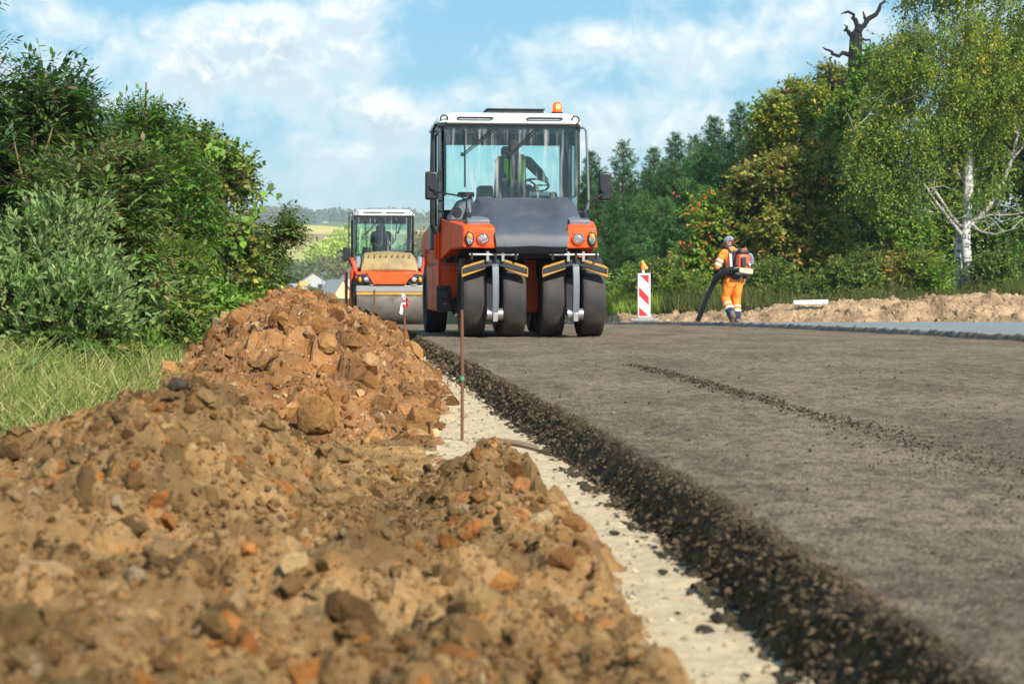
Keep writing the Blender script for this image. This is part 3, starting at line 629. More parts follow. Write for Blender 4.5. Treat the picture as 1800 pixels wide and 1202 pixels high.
    # single dark lumps that rolled onto the white strip
    rng = np.random.default_rng(5); shp, F = rock_shapes(8, 2, rng, 11)
    spots = [(1080, 935, .036), (1070, 960, .028), (1168, 1005, .034), (1240, 1100, .045), (1262, 1085, .052), (1050, 888, .022), (1010, 835, .034), (985, 825, .024), (1150, 958, .026), (1085, 905, .022), (975, 822, .024), (1024, 864, .02), (1210, 1040, .022), (1310, 1180, .03), (1120, 945, .016), (1000, 850, .014), (1395, 1192, .05), (1190, 1070, .016)]
    for i, (px, py, s) in enumerate(spots):
        Yd = .655 * FPX / (py - 524); p = at(px, py, Yd); X = min(p.x, float(xe(Yd)) - .15)
        V = shp[i % 8] * s * .5 * (1.1, 1, 1); me = fast_mesh('asphalt_lump', V, F, np.tile((.05, .043, .036), (len(V), 1)))
        o = link('asphalt_lump', me, M['asphalt_lump']); o.location = (X, Yd, float(white_height(np.array([X]), np.array([Yd]))[0]) + s * .22); o.rotation_euler = (0, 0, i * 1.3)
        tag(o, 'small dark asphalt lump lying alone on the pale gravel strip', 'asphalt lump', 'dark lumps on the pale gravel')
    def boulder(px, py, Yd, s, col, label, seed, sq=(1, .9, .95), hf=heap_near, lift=.15):
        rg = np.random.default_rng(seed); shp, F = rock_shapes(1, 3, rg, 12, 1.0); V = shp[0]; V = V / np.abs(V).max(0) * .5 * s * np.array(sq); p = at(px, py, Yd)
        o = link('boulder', fast_mesh('boulder', V, F, np.tile(col, (len(V), 1))), M['rock'], smooth=28); o.location = (p.x, Yd, p.z)
        tag(o, label, 'boulder')
    boulder(556, 733, 8.0, .165, (.33, .17, .06), 'squarish brown boulder standing up beside the tan heap', 3, (.95, .8, 1.0))
    boulder(313, 676, 5.55, .055, (.10, .075, .055), 'small dark stone perched on top of the tan heap', 4, (1.1, 1, .75))
    boulder(1540 / 2.727 + 200 - 10, 560 / 2.727 + 560, 9.9, .10, (.58, .40, .22), 'pale yellow stone at the foot of the clay ridge', 6, (1.2, 1, .7))
    boulder(445, 578, 25, .62, (.34, .14, .05), 'large reddish clod jutting from the grassy side of the clay ridge', 9, (1.2, .8, .42))
    b = MB(); b.loft([[(-.10 + .2 * t, (.018 * math.cos(a)) * (1 - .5 * abs(t - .5)), (.013 * math.sin(a)) + .012 * math.sin(3 * t)) for a in (0, 1.05, 2.1, 3.14, 4.2, 5.2)] for t in np.linspace(0, 1, 9)])
    o = b.build('wood_offcut', paint('weathered wood', (.16, .11, .07), .9, dirt=.5, scale=20, bump=.5), None, smooth=50); p = at(893, 783, 7.25); o.location = (p.x, 7.25, p.z); o.rotation_euler = (0, .12, -.1); o.scale = (1.1, 1, 1)
    tag(o, 'short dark wooden offcut lying across the pale gravel strip', 'wood offcut')
build_stones()
# ================================================================== plants
M['leaf'] = tint_mat('leaves', .5, 0, transl=.30, var=.12, vscale=3, spec=.3, mul=(1.75, 1.7, 1.15))
M['needle'] = tint_mat('pine needles', .6, 0, transl=.15, var=.10, vscale=2, spec=.2, mul=(1.35, 1.35, 1.2))
M['blade'] = tint_mat('grass blades', .7, 0, transl=.35, var=.1, vscale=3, spec=.2)
M['bark'] = paint('brown bark', (.085, .06, .042), .9, dirt=.5, dirtcol=(.16, .14, .11), scale=12, bump=.6)
M['bark_dark'] = paint('dead black bark', (.010, .009, .010), .9, dirt=.4, dirtcol=(.04, .037, .037), scale=8, bump=.7)
M['bark_pine'] = paint('pine bark', (.16, .085, .05), .9, dirt=.5, scale=10, bump=.6)
def birch_bark():
    m, t = mat_base('white birch bark'); b = t.n('BsdfPrincipled'); o = t.n('TexCoord').outputs['Object']
    n = t.noise(t.scalev(o, (1.6, 1.6, 7)), 2.2, 6, .65); n2 = t.noise(t.scalev(o, (1, 1, .6)), 5, 4, .6); sp = t.n('SeparateXYZ'); t.l(o, sp.inputs[0])
    k = t.m('MULTIPLY', t.smooth(n, .50, .56), t.smooth(sp.outputs[2], 3.4, .2, .55, 1.0)); c = t.mix(n2, (.52, .49, .45), (.70, .68, .64))
    k2 = t.m('MULTIPLY', t.smooth(t.noise(t.scalev(o, (3, 3, .9)), 2.5, 5, .6), .50, .60), t.smooth(sp.outputs[2], 1.5, .1))
    t.l(t.mix(t.m('MAXIMUM', k, k2), c, (.055, .045, .04)), b.inputs['Base Color']); b.inputs['Roughness'].default_value = .75; finish(t, b.outputs[0]); return m
M['birch'] = birch_bark()
def unit(a): return a / np.maximum(np.linalg.norm(a, axis=-1, keepdims=True), 1e-6)
def leaves(name, P, D, N, L, Wd, col, mat, parent, six=True, droop=.15, cup=.10):
    D = unit(D); B = unit(np.cross(D, N)); Nn = np.cross(B, D); L = np.broadcast_to(L, (len(P),))[:, None]; Wd = np.broadcast_to(Wd, (len(P),))[:, None]; dn = np.array([0, 0, -1.0])
    if six:
        def at_(t, w): return P + D * L * t + B * Wd * w * .5 + Nn * Wd * abs(w) * cup + dn * droop * L * t * t
        V = np.stack([at_(0, 0), at_(.28, .85), at_(.62, .8), at_(1, 0), at_(.62, -.8), at_(.28, -.85)], 1); k = 6
    else:
        def at_(t, w): return P + D * L * t + B * Wd * w * .5 + dn * droop * L * t * t
        V = np.stack([at_(0, 0), at_(.45, 1), at_(1, 0), at_(.45, -1)], 1); k = 4
    F = np.arange(len(P) * k).reshape(-1, k); return link(name, fast_mesh(name, V.reshape(-1, 3), F, np.repeat(col, k, 0)), mat, parent)
def twig_mesh(name, A, Bp, r, mat, parent, extra=None):
    """thin three-sided twigs A->B, plus extra stems already written in an MB"""
    n = len(A); d = unit(Bp - A); u = unit(np.cross(d, np.array([.3, .2, 1.0]))); v = np.cross(d, u); r = np.broadcast_to(r, (n,))[:, None]; ring = []
    for base, k in ((A, 1.0), (Bp, .4)):
        for j in range(3): ring.append(base + (u * math.cos(2.094 * j) + v * math.sin(2.094 * j)) * r * k)
    V = np.stack(ring, 1).reshape(-1, 3); i = (np.arange(n) * 6)[:, None]
    F = np.concatenate([i + np.array([[j, (j + 1) % 3, 3 + (j + 1) % 3, 3 + j]]) for j in range(3)], 0)
    if extra is not None:
        ev = np.array(extra.v); ef = np.array([f for f in extra.f if len(f) == 4]) + len(V); V = np.concatenate([V, ev]); F = np.concatenate([F, ef])
    return link(name, fast_mesh(name, V, F, np.tile((.1, .08, .06), (len(V), 1))), mat, parent, smooth=180)
def lobes(rng, ells, rl):
    out = []
    for e in ells:
        e = np.array(e); r = e[3:]; k = max(5, int(np.prod(r) ** (2 / 3) / rl ** 2 * 2.6)); d = unit(rng.standard_normal((k, 3))); d[:, 1] -= .25; d = unit(d); c = e[:3] + d * np.maximum(r - rl * .75, r * .35) * (rng.random((k, 1)) ** .25)
        for q in c: s_ = rl * rng.uniform(.65, 1.25); out.append((q[0], q[1], q[2], s_ * rng.uniform(.8, 1.3), s_, s_ * rng.uniform(.6, .95)))
    return out
def in_ells(rng, ells, n, shell=.55):
    w = np.array([e[3] * e[4] * e[5] for e in ells]) ** .8; k = rng.choice(len(ells), n, p=w / w.sum()); d = unit(rng.standard_normal((n, 3))); r = rng.random(n) ** (shell / 1.6)
    E_ = np.array(ells)[k]; return E_[:, :3] + d * r[:, None] * E_[:, 3:], d
PAL = {
 'elder':  [((.026, .060, .024), 6), ((.048, .098, .030), 4), ((.080, .105, .034), 1.2), ((.10, .066, .045), .2)],
 'brownish': [((.055, .088, .034), 6), ((.080, .112, .040), 4), ((.16, .108, .072), .9), ((.07, .135, .036), 3)],
 'willow': [((.105, .160, .078), 5), ((.07, .12, .055), 4), ((.15, .205, .105), 2)],
 'ash':    [((.050, .112, .016), 5), ((.038, .088, .018), 4), ((.085, .155, .022), 2), ((.12, .12, .03), .5)],
 'vine':   [((.055, .10, .022), 4), ((.10, .14, .026), 3), ((.13, .11, .035), 1.5), ((.20, .19, .03), .8), ((.035, .06, .02), 3)],
 'weed':   [((.075, .150, .024), 5), ((.052, .110, .020), 4), ((.115, .185, .036), 2)],
 'broad':  [((.050, .105, .020), 5), ((.075, .145, .022), 4), ((.115, .18, .028), 2), ((.16, .15, .03), .5)],
 'yellowing': [((.095, .14, .018), 5), ((.16, .185, .020), 4), ((.23, .20, .02), 1.6), ((.07, .095, .018), 2)],
 'russet': [((.095, .115, .026), 5), ((.17, .14, .038), 3), ((.24, .13, .055), 1.1), ((.075, .10, .022), 4), ((.15, .18, .035), 2)],
 'rowan':  [((.070, .13, .018), 5), ((.115, .18, .022), 4), ((.17, .16, .025), 1.2), ((.045, .08, .015), 3)],
 'under':  [((.060, .105, .024), 5), ((.095, .145, .032), 3), ((.14, .14, .04), 1.5), ((.040, .068, .018), 2)],
 'vineleaf': [((.070, .135, .018), 5), ((.095, .17, .022), 3), ((.05, .10, .016), 3)],
 'bright': [((.085, .175, .018), 5), ((.06, .13, .015), 3), ((.125, .21, .024), 2)],
 'birch':  [((.115, .165, .022), 5), ((.080, .132, .026), 4), ((.18, .195, .022), 2.2), ((.28, .22, .02), .25)],
 'pine':   [((.030, .085, .028), 5), ((.050, .125, .038), 3), ((.020, .055, .020), 3)],
 'pine_soft': [((.062, .145, .044), 5), ((.045, .108, .034), 4), ((.085, .175, .050), 1.5)],
 'dim':    [((.040, .062, .030), 4), ((.07, .085, .035), 3), ((.11, .085, .045), 2), ((.032, .048, .026), 4)],
 'pale':   [((.20, .25, .06), 4), ((.26, .30, .07), 3), ((.13, .19, .05), 2)],
}
def plant(name, label, cat, base, ells, ntw, seed, pal='broad', L=.09, W=.04, nl=9, tw=.35, style='simple', stems=5, group=None, shell=.55, six=True, bark='bark', up=.5, stem_r=.02, trunk=None, trunk_name='stem', crown_name='foliage', twr=.004, rnd=.6, lobe=None):
    """a shrub or leafy tree: leaf-bearing twigs filling its own crown shape, carried by stems from its base"""
    rng = np.random.default_rng(seed); ells = [tuple(e) for e in ells]; base = np.array(base, float)
    root = thing(name, label, cat, base, 0, group)
    ctr = np.mean([e[:3] for e in ells], 0)
    P, out = in_ells(rng, lobes(rng, ells, lobe) if lobe else ells, ntw, shell); out = unit(out + .6 * unit(P - ctr)); P = P - base; P[:, 2] = np.maximum(P[:, 2], .05)
    cl = np.clip(.5 + .9 * np.array(fbm(P[:, 0] * 1.1 / max(tw, .2) * .35, (P[:, 2] + P[:, 1] * .6) * 1.1 / max(tw, .2) * .35, seed, 3)), 0, 1)
    keep = cl > .22 * rng.random(ntw) + .12; P, out = P[keep], out[keep]; n = len(P)
    d = unit(out * .75 + np.array([0, 0, up]) + rnd * rng.standard_normal((n, 3))); ln = tw * rng.uniform(.6, 1.3, n)
    if style == 'hang': d = unit(out * np.array([.35, .35, .1]) + np.array([0, 0, -1.0]) + .16 * rng.standard_normal((n, 3)))
    t = np.tile(np.linspace(.12, 1, nl), (n, 1)); LP = P[:, None] + d[:, None] * (t * ln[:, None])[..., None]; LP[..., 2] -= (.18 if style != 'hang' else 0) * (t ** 2) * ln[:, None]
    side = unit(np.cross(d, np.array([0, 0, 1.0]) + .3 * rng.standard_normal((n, 3)))); sg = np.where(np.arange(nl) % 2, 1, -1)[None, :, None]
    if style == 'pinnate': LD = d[:, None] * .45 + side[:, None] * sg * .9 + .12 * rng.standard_normal((n, nl, 3)); LD[:, -1] = d; LN = np.array([0, 0, 1.0]) + .25 * rng.standard_normal((n, nl, 3)); LD[..., 2] -= .25
    elif style == 'upright': LD = d[:, None] * 1.0 + side[:, None] * sg * .45 + np.array([0, 0, .35]) + .3 * rng.standard_normal((n, nl, 3)); LN = out[:, None] + .6 * rng.standard_normal((n, nl, 3)) + np.array([0, 0, .5])
    elif style == 'hang': LD = np.array([0, 0, -.9]) + .65 * rng.standard_normal((n, nl, 3)); LN = rng.standard_normal((n, nl, 3)) + out[:, None]
    else: LD = d[:, None] * .6 + side[:, None] * sg * .7 + .45 * rng.standard_normal((n, nl, 3)); LN = np.array([0, 0, .9]) + out[:, None] * .5 + .55 * rng.standard_normal((n, nl, 3))
    tc = pick_cols(rng, n, PAL[pal], .10); col = np.clip(np.repeat(tc[:, None], nl, 1) * (1 + .16 * rng.standard_normal((n, nl, 1))), .006, .9)
    mixin = rng.random((n, nl)) < .25; col[mixin] = pick_cols(rng, int(mixin.sum()), PAL[pal], .1)
    sz = rng.uniform(.7, 1.25, n * nl)
    leaves(crown_name, LP.reshape(-1, 3), LD.reshape(-1, 3), LN.reshape(-1, 3), L * sz, W * sz, col.reshape(-1, 3), M['leaf'], root, six)
    mb = MB()
    if trunk:
        for pts, rr in trunk: mb.tube([Vector(p) - Vector(base) for p in pts], rr, 8, caps=False)
    else:
        for k in rng.choice(n, min(stems, n), replace=False):
            a = Vector((rng.normal(0, .12), rng.normal(0, .12), -.05)); b = Vector(P[k]); mid = a.lerp(b, .45) + Vector((rng.normal(0, .1), rng.normal(0, .1), .15 * b.z)); mb.tube([a, a.lerp(mid, .5) + Vector((0, 0, .06 * b.z)), mid, mid.lerp(b, .5), b], [stem_r, stem_r * .85, stem_r * .7, stem_r * .5, stem_r * .25], 6, caps=False)
    twig_mesh(trunk_name, P - d * (ln * .35)[:, None], P + d * ln[:, None], twr, M[bark], root, mb)
    return root
def E3(px, py, Y, rx, ry, rzz):
    """crown lobe: photo pixel centre and half sizes in pixels across and up, half depth in metres"""
    p = at(px, py, Y); k = Y / FPX; return (p.x, Y, p.z, rx * k, rzz, ry * k)
def basepoint(px, Y): x = at(px, 524, Y).x; return (x, Y, gz(x, Y))

def left_hedge():
    G = 'shrubs in the overgrown hedge beside the verge'
    plant('shrub', 'grey green willow-like shrub with upright leaves, lowest and closest in the hedge', 'shrub', basepoint(60, 17.2), [E3(40, 520, 17.2, 150, 125, .8), E3(150, 560, 17.0, 90, 90, .6), E3(-70, 480, 17.4, 120, 150, .8), E3(100, 415, 17.4, 80, 55, .5)], 2900, 1, 'willow', .078, .027, 12, .30, 'upright', 14, G, .5, up=.9, lobe=.27)
    plant('small_tree', 'tall dark elder with drooping compound leaves against the sky, highest of the hedge', 'tree', basepoint(40, 20.5), [E3(60, 310, 20.5, 140, 100, 1.1), E3(115, 225, 20.6, 70, 75, .7), E3(10, 240, 20.5, 60, 60, .8), E3(-70, 280, 20.5, 110, 130, 1.0), E3(85, 178, 20.6, 55, 48, .5), E3(160, 320, 20.3, 55, 80, .6)], 2300, 2, 'elder', .10, .038, 11, .34, 'pinnate', 16, None, .5, stem_r=.03, trunk_name='stems', lobe=.27)
    plant('shrub', 'dull brown green shrub with hanging withered leaves in the middle of the hedge', 'shrub', basepoint(170, 18.6), [E3(170, 380, 18.6, 75, 100, .6), E3(215, 460, 18.5, 60, 90, .6), E3(120, 330, 18.8, 70, 70, .6), E3(225, 330, 18.8, 35, 50, .4), E3(180, 540, 18.6, 90, 70, .6)], 1500, 3, 'brownish', .095, .038, 10, .30, 'pinnate', 12, G, .5, lobe=.27)
    plant('small_tree', 'bright green young ash with feathery leaves rising behind the brown shrub', 'tree', basepoint(270, 23.5), [E3(265, 345, 23.5, 80, 80, .9), E3(300, 430, 23.3, 75, 105, .9), E3(258, 275, 23.6, 55, 45, .6), E3(322, 330, 23.5, 38, 46, .6), E3(250, 238, 23.6, 38, 24, .4)], 2100, 4, 'ash', .085, .032, 12, .36, 'pinnate', 12, None, .5, trunk_name='stems', lobe=.27)
    plant('shrub', 'mottled green and yellow shrub overgrown with climbers in the hedge', 'shrub', basepoint(370, 26.5), [E3(370, 355, 26.5, 56, 85, .9), E3(360, 460, 26.3, 76, 100, .9), E3(388, 305, 26.6, 34, 40, .6), E3(342, 275, 26.6, 36, 28, .5), E3(412, 450, 26.6, 46, 105, .8)], 2300, 5, 'vine', .08, .05, 10, .32, 'simple', 12, G, .5, lobe=.27)
    plant('shrub', 'dark shrub at the far end of the hedge with a twig reaching towards the field', 'shrub', basepoint(445, 31.5), [E3(430, 425, 31.5, 34, 90, 1.0), E3(438, 362, 31.5, 22, 36, .6), E3(430, 480, 31.3, 55, 70, 1.0), E3(486, 408, 31.4, 14, 6, .15), E3(458, 440, 31.6, 18, 70, .6), E3(415, 325, 31.6, 22, 34, .5)], 2100, 6, 'brownish', .095, .042, 10, .34, 'pinnate', 12, G, .5, lobe=.27)
    plant('shrub', 'low leafy green weeds at the foot of the hedge by the clay ridge', 'weeds', basepoint(370, 23), [E3(380, 575, 23, 75, 45, .7), E3(440, 555, 26, 40, 35, .6), E3(330, 560, 22, 70, 60, .6)], 900, 8, 'weed', .10, .045, 8, .28, 'simple', 10, None, .6)
    plant('shrub', 'dark bramble thicket under the willow-like shrub, growing out of the verge grass', 'shrub', basepoint(150, 18.0), [E3(110, 620, 17.0, 130, 35, .5), E3(260, 560, 20.0, 90, 70, .7), E3(300, 500, 22.0, 60, 60, .6)], 1500, 9, 'under', .085, .045, 8, .28, 'simple', 10, G, .6)
    # climber with big heart-shaped leaves hanging over the front of the hedge
    rng = np.random.default_rng(3); root = thing('climbing_vine', 'climber with big bright heart-shaped leaves trailing over the hedge', 'vine', basepoint(400, 25.4))
    o = np.array(root.location); mb = MB(); P = []; D = []
    for pts in ([(400, 262), (372, 290), (362, 330), (352, 372), (345, 410)], [(485, 330), (455, 352), (432, 385), (412, 420), (405, 450)], [(372, 250), (384, 262), (392, 240)]):
        q = [np.array(at(px, py, 25.3)) - o for px, py in pts]; mb.tube(q, .006, 5, caps=False)
        for a, b in zip(q[:-1], q[1:]):
            for t in np.linspace(0, 1, 5)[:-1]:
                for _ in range(1 + int(rng.random() < .4)): P.append(a + (b - a) * t + rng.normal(0, .05, 3)); D.append(np.array([rng.normal(0, .5), -.5, -.7]))
    P = np.array(P); n = len(P); leaves('foliage', P, np.array(D), np.array([.3, -1, .5]) + .3 * rng.standard_normal((n, 3)), rng.uniform(.07, .14, n), rng.uniform(.07, .12, n), pick_cols(rng, n, PAL['vineleaf'], .15), M['leaf'], root, True, .1); mb.build('stem', M['bark'], root)
    # bare canes standing out of the hedge
    for pts, lab in (([(48, 360), (44, 330), (36, 300), (25, 250)], 'bare reddish cane leaning out of the dark elder'), ([(52, 360), (60, 320), (78, 275), (92, 225)], 'bare reddish cane leaning away beside its twin in the dark elder'), ([(257, 250), (256, 200), (257, 145)], 'bare straight cane standing above the bright young ash')):
        mb = MB(); Yc = 19.3 if pts[0][0] < 200 else 23.4; q = [at(px, py, Yc) for px, py in pts]; mb.tube(q, [.016, .013, .010, .006][:len(q)], 6); tag(mb.build('cane', paint('reddish cane', (.20, .10, .055), .8)), lab, 'cane')
    # leaf spray at the very edge of the frame
    plant('small_tree', 'dark twig with few leaves hanging in at the edge of the sky', 'tree', basepoint(-75, 19.5), [E3(-42, 115, 19.5, 46, 85, .4), E3(-120, 160, 19.5, 70, 120, .5), E3(-110, 350, 19.5, 60, 160, .5)], 520, 10, 'elder', .09, .034, 10, .32, 'pinnate', 6, None, .5, trunk_name='stems')
left_hedge()
for _px, _Y, _pal, _sd, _lab in ((-260, 18.5, 'vine', 301, 'mottled shrub continuing the hedge beside the willow-like shrub'), (-420, 20.5, 'elder', 302, 'dark shrub at the outer end of the hedge')):
    plant('shrub', _lab, 'shrub', basepoint(_px, _Y), [E3(_px, 430, _Y, 130, 170, .9), E3(_px + 60, 330, _Y, 80, 90, .7)], 1000, _sd, _pal, .09, .045, 9, .34, 'simple', 10, 'shrubs in the overgrown hedge beside the verge', .5, lobe=.27)
def verge_weeds():
    for i, (px, py, Y, rx, ry, pal, st, lab) in enumerate([(70, 668, 15.2, 42, 26, 'weed', 'simple', 'leafy weed tuft in the verge grass below the willow-like shrub'), (178, 652, 16.0, 36, 24, 'ash', 'pinnate', 'feathery weed clump in the grass under the bramble thicket'), (250, 632, 17.5, 44, 30, 'weed', 'upright', 'tall weed clump at the edge of the grass near the clay ridge'), (20, 700, 12.6, 40, 24, 'under', 'simple', 'dark low weed at the very edge of the verge grass'), (310, 618, 19.5, 40, 34, 'ash', 'pinnate', 'bright weeds where the grass meets the end of the hedge'), (120, 705, 11.8, 26, 16, 'weed', 'simple', 'small weed between the grass and the tan heap')]):
        plant('weed_clump', lab, 'weeds', basepoint(px, Y), [E3(px, py, Y, rx, ry, .22)], 130, 200 + i, pal, .075, .032, 7, .20, st, 6, None, .7, twr=.003, stem_r=.006)
verge_weeds()

def grass():
    rng = np.random.default_rng(11); n = 115000; Y = 8.2 + 15.5 * rng.random(n) ** 1.25; lo = at(-60, 524, 1).x * Y - 1.6; hi = np.minimum(xe(Y) - 1.9 - .35 * rng.random(n), at(450, 524, 1).x * Y); X = lo + (hi - lo) * rng.random(n); dens = fbm(X * .8, Y * .6, 121, 3) + .5 * fbm(X * 3, Y * 3, 122, 2)
    ok = (hi > lo) & (dens > -.28) & ((Y < 15.6) | (X > at(235, 524, 1).x * Y)); X, Y, dens = X[ok], Y[ok], dens[ok]; n = len(X); Z = ground(X, Y)
    hgt = (.07 + .26 * rng.random(n) ** 2.2) * (1 + .7 * np.clip(dens, -.3, .6)); lean = unit(np.c_[rng.standard_normal((n, 2)), np.zeros(n)]) * rng.uniform(.15, .9, n)[:, None] * hgt[:, None] ; w = .0048 * rng.uniform(.7, 1.5, n); B = unit(np.c_[rng.standard_normal((n, 2)), np.zeros(n)]) * w[:, None]; P = np.c_[X, Y, Z - .01]; up = np.array([0, 0, 1.0])
    a = P; m_ = P + up * (hgt * .62)[:, None] + lean * .35; e = P + up * (hgt * .95)[:, None] + lean
    V = np.stack([a - B, a + B, m_ + B * .8, m_ - B * .8, e], 1).reshape(-1, 3); i = (np.arange(n) * 5)[:, None]
    F = np.concatenate([np.concatenate([i + np.array([[0, 1, 2]]), i + np.array([[0, 2, 3]]), i + np.array([[3, 2, 4]])], 0)])
    GC = [((.22, .255, .065), 5), ((.31, .33, .11), 3.5), ((.12, .165, .038), 5), ((.46, .39, .19), 3.4)]
    tag(link('grass', fast_mesh('grass', V, F, np.repeat(pick_cols(rng, n, GC, .15), 5, 0)), M['blade']), 'tall light green grass on the verge between hedge and soil', 'grass', kind='stuff')
    # rough growth along the top of the far bank and beyond it
    n = 36000; X = rng.uniform(-2, 24, n); fy = np.interp(X, _bx[::-1], _by[::-1]); Y = fy + 2.2 + 7 * rng.random(n) ** 1.6; Z = np.maximum(ground(X, Y), np.where(Y - fy < 5, bank(X, Y, False) - .1, -9)); hgt = (.15 + .45 * rng.random(n) ** 1.5) * (1 + .6 * fbm(X * .9, Y * .9, 124, 3)); w = .014 * rng.uniform(.7, 1.5, n); B = unit(np.c_[rng.standard_normal((n, 2)), np.zeros(n)]) * w[:, None]; P = np.c_[X, Y, Z]; lean = np.c_[rng.standard_normal((n, 2)) * .3, np.zeros(n)] * hgt[:, None]
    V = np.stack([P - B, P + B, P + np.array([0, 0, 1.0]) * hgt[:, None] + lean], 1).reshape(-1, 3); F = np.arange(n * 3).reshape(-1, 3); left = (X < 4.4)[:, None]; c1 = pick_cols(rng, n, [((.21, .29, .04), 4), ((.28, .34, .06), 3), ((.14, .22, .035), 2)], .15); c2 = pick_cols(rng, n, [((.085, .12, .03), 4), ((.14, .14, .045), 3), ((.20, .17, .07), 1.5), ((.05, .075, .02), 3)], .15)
    tag(link('grass', fast_mesh('grass', V, F, np.repeat(np.where(left, c1, c2), 3, 0)), M['blade']), 'rough grass and weeds along the top of the sandy bank', 'grass', kind='stuff')
grass()

# ------------------------------------------------------------------ the wood on the far side
def pine_mesh(seed, h, spread, dens, pal):
    rng = np.random.default_rng(seed); mb = MB(); mb.tube([(0, 0, -.3), (.03, 0, h * .4), (-.02, .02, h * .8), (0, 0, h)], [h * .016 + .03, h * .012, h * .005, .012], 8, caps=False); P = []; D = []; A = []; Bp = []
    z = h * .03
    while z < h - .15:
        f = 1 - z / h; r = spread * 1.12 * (f ** .85) * (.55 + .65 * rng.random()) + .14; nb = int(rng.integers(5, 8)); ph = rng.random() * 6.28
        for b in range(nb):
            a = ph + b * 6.283 / nb + rng.normal(0, .2); rr = r * rng.uniform(.65, 1.12); dr = np.array([math.cos(a), math.sin(a), 0.0]); rise = .15 + 1.0 * (1 - f) ** 2 + rng.normal(0, .06)
            A.append((0, 0, z)); e = dr * rr + np.array([0, 0, z + rise * rr]); Bp.append(e)
            m = max(3, int(rr / .072 * dens))
            for k in range(m):
                t = rng.uniform(.15, 1.0) if k else 1.0; c = np.array([0, 0, z]) + dr * rr * t + np.array([0, 0, rise * rr * t ** 1.3]); sd = np.array([-dr[1], dr[0], 0]) * rng.normal(0, .30) * rr * (1.1 - .6 * t); P.append(c + sd + np.array([0, 0, rng.normal(0, .05)])); D.append(dr * .8 + np.array([0, 0, .45]) + sd / max(rr, .2) * 1.2)
        z += rng.uniform(.28, .44) * (.75 + .4 * f)
    for k in range(5): P.append(np.array([0, 0, h - .06 * k])); D.append(np.array([rng.normal(0, .2), rng.normal(0, .2), 1.0]))
    P = np.array(P); D = unit(np.array(D)); n = len(P); nb = 16; pp = np.repeat(P, nb, 0) + .045 * rng.standard_normal((n * nb, 3)); dd = unit(np.repeat(D, nb, 0) * .75 + .62 * rng.standard_normal((n * nb, 3)))
    L = rng.uniform(.13, .28, n * nb) * np.repeat(np.clip(.55 + .5 * (h - P[:, 2]) / (h * .3), .55, 1.0), nb); col = np.repeat(pick_cols(rng, n, PAL[pal], .12), nb, 0) * (1 + .12 * rng.standard_normal((n * nb, 1)))
    return pp, dd, L, np.clip(col, .01, .6), mb, np.array(A, float), np.array(Bp)
def pines():
    protos = []
    G = 'young pines in the wood behind the bank'
    spec = [  # photo pixel of the top, distance, prototype, label
        (1040, 268, 96, 0, 'dark pine showing behind the handrail of the front roller cab'), (1096, 250, 92, 1, 'slim pine with a bare tufted top standing apart beside the cab mirror'),
        (1150, 262, 104, 0, 'dark pine top between the slim pine and the taller pines'), (1188, 238, 97, 2, 'dark pine top half way along the rising line of pines'), (1222, 240, 104, 1, 'thin dark pine top behind the tallest pines'),
        (1255, 207, 86, 0, 'tall pine with a double tip just short of the tallest pine'), (1302, 186, 80, 2, 'tallest pine of the wood, its broad tip against the white cloud'), (1338, 222, 84, 1, 'pine half hidden behind the yellowing oak'),
        (1205, 318, 76, 3, 'soft pale pine in the lower row above the striped beacon'), (1128, 345, 80, 3, 'low soft pine behind the striped beacon'), (1268, 290, 74, 3, 'broad soft pine beside the rowan'), (1068, 380, 84, 3, 'low pale pine right behind the front roller'), (1165, 300, 88, 2, 'mid height dark pine behind the soft lower pines'), (1400, 250, 90, 0, 'pine deep in the wood behind the russet trees'), (1052, 322, 90, 1, 'lower pine just past the handrail of the front roller cab'), (1112, 318, 88, 0, 'lower dark pine below the slim pine'), (1236, 262, 82, 3, 'soft pine in front of the thin dark pine top'), (1168, 350, 74, 3, 'short soft pine low above the striped beacon'), (1028, 330, 96, 1, 'pine mostly hidden by the cab of the front roller'), (1080, 345, 78, 2, 'full dark pine just beyond the front roller at mid height'), (1140, 300, 92, 2, 'broad dark pine between the slim pine and the striped beacon'), (1185, 285, 84, 0, 'dense pine in the middle of the pine wall'), (1240, 330, 72, 3, 'rounded soft pine touching the rowan'), (1318, 255, 78, 2, 'dark pine tucked in beside the russet maple')]
    for k, (h, sp, de, pal) in enumerate([(9.0, 2.25, 1.15, 'pine'), (8.4, 1.95, 1.0, 'pine'), (9.6, 2.7, 1.2, 'pine'), (6.6, 2.7, 1.35, 'pine_soft')]):
        protos.append((h,) + pine_mesh(40 + k, h, sp, de, pal))
    made = {}
    for px, py, Y, k, lab in spec:
        top = at(px, py, Y); x = top.x; zb = gz(x, Y) - .1; h = protos[k][0]; s = (top.z - zb) / h
        if k not in made:
            root = thing('pine_tree', lab, 'pine tree', (x, Y, zb), 0, G); _, pp, dd, L, col, mb, A, Bp = protos[k]
            leaves('crown', pp, dd, np.random.default_rng(1).standard_normal(pp.shape), L, .028, col, M['needle'], root, False, .1); twig_mesh('trunk', A, Bp, .022, M['bark_pine'], root, mb); root.scale = (s * 1.05, s * 1.05, s); made[k] = root
        else: dup(made[k], (x, Y, zb), px * .7, lab, (s * 1.05, s * 1.05, s))
pines()
